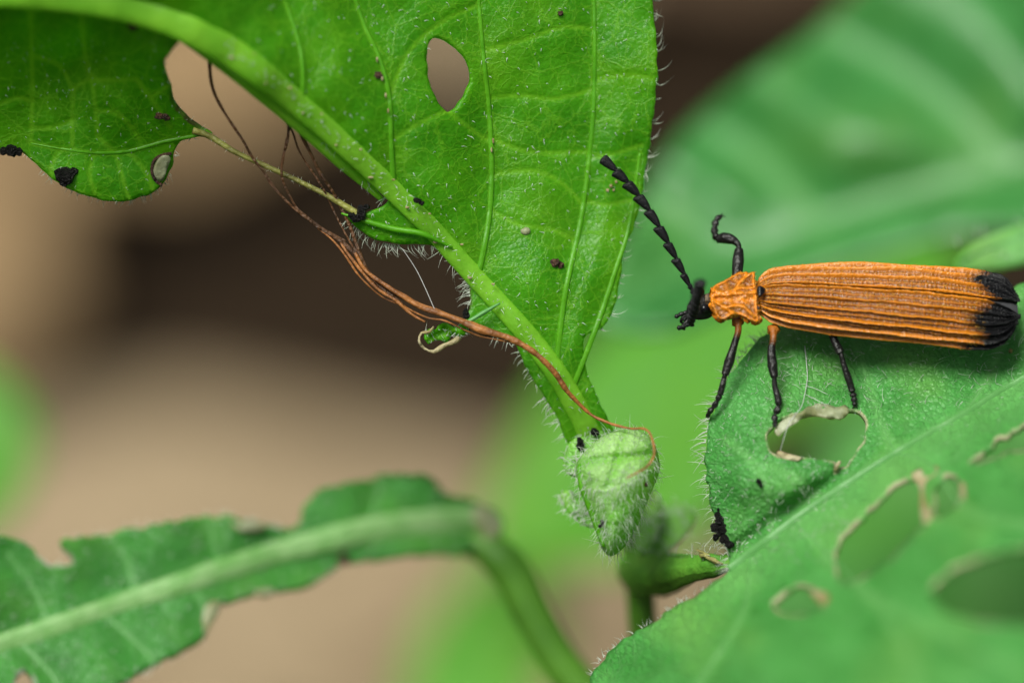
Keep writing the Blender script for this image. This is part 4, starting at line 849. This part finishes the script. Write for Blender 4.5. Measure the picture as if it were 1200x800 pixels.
# antennae: eleven saw-toothed segments each
def antenna_segment(a, b, w, tooth_dir, first, parent):
    ax = b - a; L = np.linalg.norm(ax); ax = ax / L
    u = tooth_dir - (tooth_dir @ ax) * ax; u /= np.linalg.norm(u); v = np.cross(ax, u); n_ = 14; R = []
    an = np.linspace(0, 2 * np.pi, 14, endpoint=False)
    for i in range(n_):
        t = i / (n_ - 1)
        prof = np.interp(t, [0, .05, .25, .6, .9, .97, 1.0], [.30, .36, .62, .86, 1.0, .92, .5])
        off = np.interp(t, [0, .5, .93, 1], [0, .05, .22, .22]) * (0 if first else 1)
        side = np.where(np.cos(an) > 0, 1.15, 0.85)
        c = a + ax * (t * L * 1.0) + u * off * w * 0.5
        slant = np.clip(np.cos(an), 0, 1) * t * (0.0 if first else 0.10) * L
        R.append(c + (np.cos(an) * side * prof * w * .5)[:, None] * u + (np.sin(an) * prof * w * .36)[:, None] * v + slant[:, None] * ax)
    R = np.array(R); ij = np.arange(n_ * 14).reshape(n_, 14)
    F = np.stack([ij[:-1].ravel(), np.roll(ij, -1, 1)[:-1].ravel(), np.roll(ij, -1, 1)[1:].ravel(), ij[1:].ravel()], -1)
    return mesh_obj('antenna_segment', R.reshape(-1, 3), [tuple(q) for q in F] + [tuple(ij[0][::-1]), tuple(ij[-1])], M_ANT, parent)
def build_antenna(joints, widths, tooth_dir):
    J = X3(joints[:, 0], joints[:, 1], joints[:, 2])
    V, F = tube(spline(J, 2), 2.0, 8); root = mesh_obj('antenna', V, F, M_ANT, beetle)      # the thin shaft the segments sit on
    for i in range(len(J) - 1): antenna_segment(J[i], J[i + 1], widths[i] * RNG.uniform(.93, 1.07), np.array(tooth_dir, float) + RNG.normal(0, .18, 3), i < 2 or i == len(J) - 2, root)
    hd_ = []
    for i in range(len(J) - 1):
        n_ = 60; t = RNG.uniform(.1, 1, n_)[:, None]; c = J[i] * (1 - t) + J[i + 1] * t; dr = RNG.normal(0, 1, (n_, 3)); dr /= np.linalg.norm(dr, axis=1, keepdims=True)
        ax = (J[i + 1] - J[i]) / np.linalg.norm(J[i + 1] - J[i]); dr = dr - (dr @ ax)[:, None] * ax
        hd_.append(hair_mesh(c + dr * widths[i] * .36 * t, dr * .5 + ax * .7, 3.0, 0.22, np.tile(ax, (n_, 1)), .2, 3))
    V, F = join(hd_); tag(mesh_obj('antenna_hairs', V, F, M_DARKP, root), kind='stuff')
FAR = np.array([(816, 345, 4), (811, 339.5, 4), (808.5, 335, 5), (802, 321, 7), (793, 303, 9), (783.5, 284.5, 11), (773, 265.5, 13), (761.5, 246.5, 14), (749, 229, 14), (736, 213.5, 14), (723, 200, 14), (706, 184.5, 14)], float)
build_antenna(FAR, [8, 7, 9.5, 12, 13, 14, 14, 14.5, 14.5, 14, 13.5], (-1, -0.35, 0.15))
NEAR = np.array([(812, 381, 14), (809, 379, 24), (811, 375, 34), (812.5, 370, 42), (814, 365, 52), (815.5, 360, 62), (817, 355, 72), (818.5, 350, 82), (819.5, 345, 92), (820.5, 340, 101), (821.5, 335, 110), (822, 331, 118)], float)
build_antenna(NEAR, [9, 10, 13, 14, 15, 15.5, 15.5, 15.5, 15.5, 15.5, 15], (-1, 0.3, 0.2))

# legs
def leg(fem, tib, tar, rf, rt, rr, orange=(1, 0), coxa=None):
    def limb(name, pts, r, parent, tint0, tint1, knob=0, seg=12):
        q = line3(pts, 1.2); n_ = len(q); t = np.linspace(0, 1, n_); rad = np.interp(t, np.linspace(0, 1, len(r)), r)
        if knob: rad = rad * (0.48 + 0.66 * np.abs(np.sin(np.pi * t * knob)) ** 0.6)
        V, F = tube(q, rad, seg); tn = np.concatenate([np.repeat(np.interp(t, [0.08, .34], [tint0, tint1]), seg), [tint0, tint1]])
        o = mesh_obj(name, V, F, M_LEG, parent, {'tint': tn}); return o, q, rad
    root, q1, r1 = limb('leg', fem, rf, beetle, *orange)
    if coxa: V, F = lump(X3(*coxa[0]), coxa[1], 0.15, 4, (1, .9, 1), 3); mesh_obj('coxa', V, F, M_LEG, root, {'tint': np.full(len(V), coxa[2])})
    t_, q2, r2 = limb('tibia', tib, rt, root, orange[1], 0)
    a_, q3, r3 = limb('tarsus', tar, rr, root, 0, 0, knob=4)
    end = q3[-1]; dv = q3[-1] - q3[-6]; dv /= np.linalg.norm(dv)
    for s_ in (-1, 1):
        sd = np.cross(dv, [0, 0, 1]); c = np.array([end - dv * 1.5, end + dv * 2 + s_ * sd * 2, end + dv * 2.6 + s_ * sd * 3.4 - DOR * 1.6])
        V, F = tube(spline(c, 0.8), (1.1, .9, .3), 6); mesh_obj('claw', V, F, M_LEG, root, {'tint': np.zeros(len(V))})
    k = RNG.integers(0, len(q2), 120); dr = RNG.normal(0, 1, (120, 3)); dr /= np.linalg.norm(dr, axis=1, keepdims=True); ax = np.gradient(q2, axis=0)[k]; ax /= np.linalg.norm(ax, axis=1, keepdims=True)
    k3 = RNG.integers(0, len(q3), 90); dr3 = RNG.normal(0, 1, (90, 3)); dr3 /= np.linalg.norm(dr3, axis=1, keepdims=True)
    V, F = join([hair_mesh(q2[k] + dr * r2[k][:, None] * .8, dr * .6 + ax * .8, 3.0, .25, ax, .3, 3), hair_mesh(q3[k3] + dr3 * r3[k3][:, None] * .8, dr3, 2.6, .25, -dr3 + [0, -1, 0], .4, 3)])
    tag(mesh_obj('leg_hairs', V, F, M_DARKP, root), kind='stuff')
def zfoot(px_, py_): return float(ZR(np.array([px_]), np.array([py_]))[0] + r_relief(np.array([px_]), np.array([py_]))[0]) + 4
# fore, middle and hind leg of the near side
leg([(864.5, 376, 12), (865, 388, 16), (861, 402, 19), (855, 422, 22), (849.5, 439, 25)], [(849.5, 439, 25), (847, 450, 25), (844, 462, 24)], [(844, 462, 24), (838, 474, 22), (832, 482, 18), (829, 488, zfoot(831, 489))],
    (4.2, 3.8, 4.4, 5.9, 4.2), (2.6, 3.6, 3.8), (3.2, 3.2, 3.0, 2.2), (0.9, 0.0), ((864.5, 377, 10), 7, 0.9))
leg([(906.5, 388, 14), (906, 398, 18), (904, 410, 22), (905, 426, 27), (907.5, 442, 31)], [(907.5, 441, 31), (908, 452, 31), (912, 467, 31)], [(912, 466, 31), (912, 476, 31), (908, 488, 32), (908.5, 499, zfoot(908, 499))],
    (4.4, 3.8, 5.2, 6.0, 4.2), (2.8, 3.4, 4.4), (3.8, 3.6, 3.8, 2.2), (0.8, 0.0), ((906.5, 386, 10), 7.5, 1.0))
leg([(975, 390, 12), (977.5, 398, 16), (981, 406, 19), (985, 414, 22)], [(985, 413, 22), (989, 428, 22), (995, 446, 21), (998, 456, 20)], [(998, 455, 20), (1000, 463, 19), (1001.5, 475, zfoot(1001, 475))],
    (5.0, 4.6, 5.2, 4.8), (2.7, 3.4, 4.3, 3.8), (3.8, 3.8, 2.6), (0.0, 0.0))
# far side: the raised fore leg, and the knees that show behind the wing cases
leg([(863, 330, -14), (864, 318, -18), (865, 305, -24), (866, 292, -30)], [(866, 291, -30), (864.5, 286, -32), (858, 281, -36), (848, 279, -40), (840.5, 281, -44)], [(840.5, 280, -44), (837.5, 273, -48), (838, 263, -52), (841, 256, -54), (846, 253, -55)],
    (5.0, 6.4, 7.0, 5.0), (2.8, 4.2, 6.2, 6.6, 4.0), (4.2, 4.2, 3.8, 4.0, 2.2), (0, 0))
leg([(926, 330, -30), (936, 318, -50), (950, 316, -62), (968, 318, -72)], [(968, 318, -72), (985, 326, -78), (998, 338, -80)], [(998, 338, -80), (1006, 344, -80), (1014, 352, zfoot(1014, 356) - 4)],
    (5, 5, 5, 4.5), (3.2, 3.4, 3.2), (3, 3, 2.4), (0, 0))
leg([(985, 345, -30), (1003, 325, -55), (1016, 315.5, -66), (1028, 313, -72)], [(1028, 313, -72), (1044, 322, -82), (1058, 338, -84)], [(1058, 338, -84), (1068, 348, -76), (1078, 356, zfoot(1078, 358) - 4)],
    (5, 5, 5.2, 4.8), (3.4, 3.4, 3.2), (3, 3, 2.4), (0, 0))

# ------------------------------------------------------------------ dry fibres hanging over the leaf
def fibre(label, strands, mat, base_i=0, group='dry brown fibres tangled over the upper leaf'):
    t = thing('dry_fibre', label, 'fibre', X3(*strands[0][0][0]), group)
    for pts, r, m in strands:
        q = line3(pts, 2.5); n_ = len(q); t_ = np.linspace(0, 1, n_)
        q = q + 0.8 * np.stack([wob(q[:, 0], q[:, 1], 14), wob(q[:, 1], q[:, 0], 14), wob(q[:, 0] + 50, q[:, 1], 14)], -1)
        rad = np.interp(t_, np.linspace(0, 1, len(r)), r) * 0.72 * (1 + 0.12 * wob(q[:, 0], q[:, 1], 5))
        V, F = tube(q, rad, 9, flat=0.75); mesh_obj('strand', V, F, m, t)
fibre('long thin brown fibre looping from under the midrib past the torn vein', [([(262, 55, 78), (248, 58, 70), (246, 80, 62), (250, 105, 50), (262, 130, 40), (282, 160, 30), (300, 188, 18), (325, 222, 10), (348, 246, 6), (375, 268, 4), (404, 286, 2), (422, 305, 4), (440, 330, 6), (462, 350, 8), (478, 364, 9), (494, 376, 12)], (3.2, 3.0, 2.6, 2.3, 2.2, 2.2, 2.6, 3.2, 3.4, 3.8, 1.8), M_FIBRED)], M_FIBRED)
fibre('forked dark fibre hanging from the midrib beside the green torn vein', [
    ([(250, 56, 70), (270, 80, 66), (300, 105, 58), (325, 125, 48), (345, 145, 38), (362, 178, 26), (378, 208, 16), (394, 232, 4), (408, 262, 0), (420, 292, 2), (432, 318, 4), (455, 340, 6), (476, 352, 8)], (4.5, 4.0, 3.6, 3.2, 3.0, 2.8, 2.8, 3.0, 3.2, 3.0), M_FIBRED),
    ([(256, 60, 66), (285, 96, 58), (318, 128, 48), (340, 150, 36), (352, 180, 22), (374, 214, 12), (388, 240, 0), (402, 270, -2), (424, 304, 0), (446, 338, 2)], (2.2, 2.0, 1.6, 1.8, 1.5, 1.8, 1.6), M_FIBRED),
    ([(326, 120, 50), (337, 140, 40), (338, 160, 34), (332, 185, 24), (331, 205, 16), (340, 228, 8), (352, 248, 4), (380, 270, 2), (405, 283, 2)], (3.4, 2.6, 2.2, 2.0, 2.2, 2.6), M_FIBRED)], M_FIBRED)
fibre('hair-thin brown fibre trailing beside the thick orange one', [([(372, 268, 2), (398, 290, 6), (420, 322, 8), (448, 348, 4), (470, 358, 12), (500, 372, 10), (522, 376, 18), (548, 388, 14), (580, 398, 24), (606, 404, 20)], (1.2, 1.8, 1.4, 1.8, 1.3, 1.6, 1.0), M_FIBRE)], M_FIBRE)
fibre('thick orange brown twisted fibre running down the petiole onto the hairy bud', [
    ([(416, 296, 6), (430, 318, 10), (455, 336, 12), (478, 352, 14), (500, 363, 16), (530, 372, 20), (560, 385, 24), (595, 397, 26), (625, 412, 26), (648, 434, 22), (668, 462, 14), (690, 484, 6), (712, 495, 12), (738, 502, 30), (756, 503, 46), (765, 515, 58), (767, 532, 70), (758, 546, 76), (745, 554, 78), (734, 560, 80)],
     (2.4, 3.2, 3.6, 4.0, 4.2, 4.4, 4.8, 5.4, 5.4, 5.0, 5.0, 4.4, 3.4, 2.6, 2.2, 2.0, 1.8, 1.8, 1.8, 1.0), M_FIBRE),
    ([(398, 282, 2), (416, 308, 8), (440, 336, 10), (462, 352, 12), (482, 368, 14), (497, 377, 16)], (1.6, 2.4, 2.6, 2.8, 2.6, 1.6), M_FIBRE),
    ([(420, 300, 0), (438, 326, 4), (466, 342, 8), (492, 357, 10), (520, 367, 13), (552, 378, 18), (590, 393, 20), (620, 407, 20)], (2, 2.6, 2.8, 2.6, 2.6, 2.4, 1.2), M_FIBRE)], M_FIBRE)

# ------------------------------------------------------------------ droppings, crumbs and silk
def speck(name, label, blobs, mat, cat='dropping', group='dark specks lying on the leaves'):
    V, F = join([lump(X3(*b[0]), b[1], 0.35, i + b[0][0], b[2] if len(b) > 2 else (1, 1, .7)) for i, b in enumerate(blobs)])
    tag(mesh_obj(name, V, F, mat), label, cat, group)
za = lambda x, y, l=2: (x, y, float(ZA(np.array([x]), np.array([y]))[0] + a_relief(np.array([x * 1.0]), np.array([y * 1.0]))[0]) + l - 1)
zr = lambda x, y, l=2: (x, y, float(ZR(np.array([x]), np.array([y]))[0] + r_relief(np.array([x * 1.0]), np.array([y * 1.0]))[0]) + l)
zl = lambda x, y, l=6: (x, y, float(ZL(np.array([x]), np.array([y]))[0]) + l)
zb = lambda x, y, l=2: (x, y, float(ZB(np.array([x]), np.array([y]))[0]) + l)
speck('frass_pellet', 'large black dropping near the rounded bottom of the torn leaf lobe', [(za(78, 207), 10), (za(70, 203), 6), (za(86, 201), 5), (za(74, 214), 5)], M_FRASS)
speck('frass_pellet', 'black dropping on the left margin of the torn leaf lobe', [(za(14, 176), 8), (za(22, 178), 5), (za(4, 177), 5)], M_FRASS)
speck('frass_pellet', 'dark brown dropping above the torn vein on the leaf lobe', [(za(189, 136), 6, (1.3, .8, .6)), (za(196, 138), 4)], M_CRUMB)
speck('frass_pellet', 'blurred brown dropping high on the torn leaf lobe below the midrib', [(za(156, 29, 6), 7)], M_CRUMB)
speck('frass_pellet', 'jagged black dropping where torn vein meets the chewed margin', [((424, 250, 8), 7, (.8, 1.3, .8)), ((418, 256, 8), 5), ((429, 243, 8), 4), ((412, 253, 6), 4)], M_FRASS)
speck('frass_pellet', 'tiny black dropping on the upper leaf midrib', [(za(489, 235, 12), 4, (1.3, .8, .7)), (za(494, 238, 12), 3)], M_FRASS)
speck('frass_pellet', 'brown black dropping on the blade right of the midrib', [(za(650, 308), 6, (1, .9, .7)), (za(657, 311), 4)], M_CRUMB)
speck('frass_pellet', 'small dark dropping on the vein left of the round hole', [(za(443, 88, 3), 4.5, (1.2, .9, .8))], M_CRUMB)
speck('frass_pellet', 'speck at the top right of the upper leaf near its margin', [(za(657, 16, 3), 3.2)], M_CRUMB)
speck('frass_pellet', 'black crust in the chewed notch beside the orange fibre', [((546, 368, 2), 6, (.7, 1.2, .7)), ((543, 378, 2), 4), ((547, 386, 0), 4)], M_FRASS)
speck('frass_pellet', 'thin black crust under the orange fibre where the blade narrows', [((566, 392, -4), 4, (1.6, .6, .7)), ((572, 394, -4), 3, (1.6, .6, .7))], M_FRASS)
speck('frass_pellet', 'little black speck near the tip of the hairy bud', [(zb(706, 612), 3.4, (.8, 1.2, .7)), (zb(703, 616), 2.4)], M_FRASS)
speck('frass_pellet', 'tiny brown speck on the right side of the hairy bud', [(zb(757, 567), 2.6)], M_CRUMB)
speck('frass_pellet', 'black speck on the young leaf left of the bud top', [((680, 520, -30), 6, (.9, 1.3, .8)), ((697, 506, -34), 5)], M_FRASS)
speck('frass_pellet', 'lumpy black cluster of droppings at the margin of the beetle leaf', [((838, 618, 22), 6), ((844, 610, 22), 6.5), ((846, 622, 24), 7), ((850, 631, 26), 6.5), ((855, 637, 26), 5.5), ((842, 603, 20), 4.5), ((839, 629, 22), 4), ((851, 615, 24), 4.5), ((843, 597, 20), 3)], M_FRASS)
speck('frass_pellet', 'small black dropping on the beetle leaf below the first hole', [(zr(889, 564), 3.6), (zr(892, 569), 2.4)], M_FRASS)
speck('frass_pellet', 'blurred brown speck on the midrib underside of the long low leaf', [(zl(402, 654), 7)], M_CRUMB)
speck('leaf_crumb', 'tan crumb on the leaf under the beetle tail', [(zr(1184, 411), 2.6)], M_DRY, 'crumb', 'pale crumbs on the leaves')
speck('leaf_crumb', 'white fleck on the upper leaf right of the midrib', [(za(616, 271), 5, (1.1, .8, .3))], M_WINDOW, 'crumb', 'pale crumbs on the leaves')
speck('leaf_crumb', 'pale crumbs beside the black antenna tip on the upper leaf', [(za(716, 218), 2.2), (za(722, 213), 1.8), (za(712, 223), 2), (za(719, 223), 1.5)], M_DRY, 'crumb', 'pale crumbs on the leaves')
for k, (x, y) in enumerate([(442, 70), (448, 92), (452, 112), (455, 130), (578, 165), (576, 176)]):
    speck('leaf_crumb', 'tan fleck along a side vein of the upper leaf', [(za(x, y, 5), 1.7, (.7, 1.8, .5))], M_DRY, 'crumb', 'tan flecks on side veins')
for k in range(16):
    i = int(len(A_MID) * (0.40 + 0.42 * k / 16)); x, y = A_MID[i] + RNG.normal(0, 2, 2) + ((6, -9) if k % 2 else (-3, 4))
    speck('leaf_crumb', 'tan fleck scattered along the midrib of the upper leaf', [(za(x, y, 11), RNG.uniform(1.0, 1.9), (1.6, .9, .5))], M_DRY, 'crumb', 'tan flecks along the midrib')
def silk(label, pts, r=0.45):
    V, F = tube(line3(pts, 4), r, 5); tag(mesh_obj('silk_thread', V, F, M_SILK), label, 'thread', 'spider silk threads')
silk('hair-fine silk thread from the comb of hairs down to the orange fibre', [(472, 292, 6), (490, 320, 8), (510, 364, 16)], 0.4)
silk('white silk strand drooping from the leaf into its first hole', [zr(943, 405, 4), zr(946, 440, 4), zr(943, 462, 6), zr(938, 478, 10), (925, 495, 50), (918, 515, 52), (914, 530, 46)], 0.45)
silk('short silk thread across the leaf beside the drooping strand', [zr(944, 452, 3), zr(955, 455, 6), zr(970, 462, 4)], 0.32)
silk('short silk thread on the dried flap of the first hole', [zr(944, 462, 4), zr(956, 468, 8), zr(968, 474, 6)], 0.32)
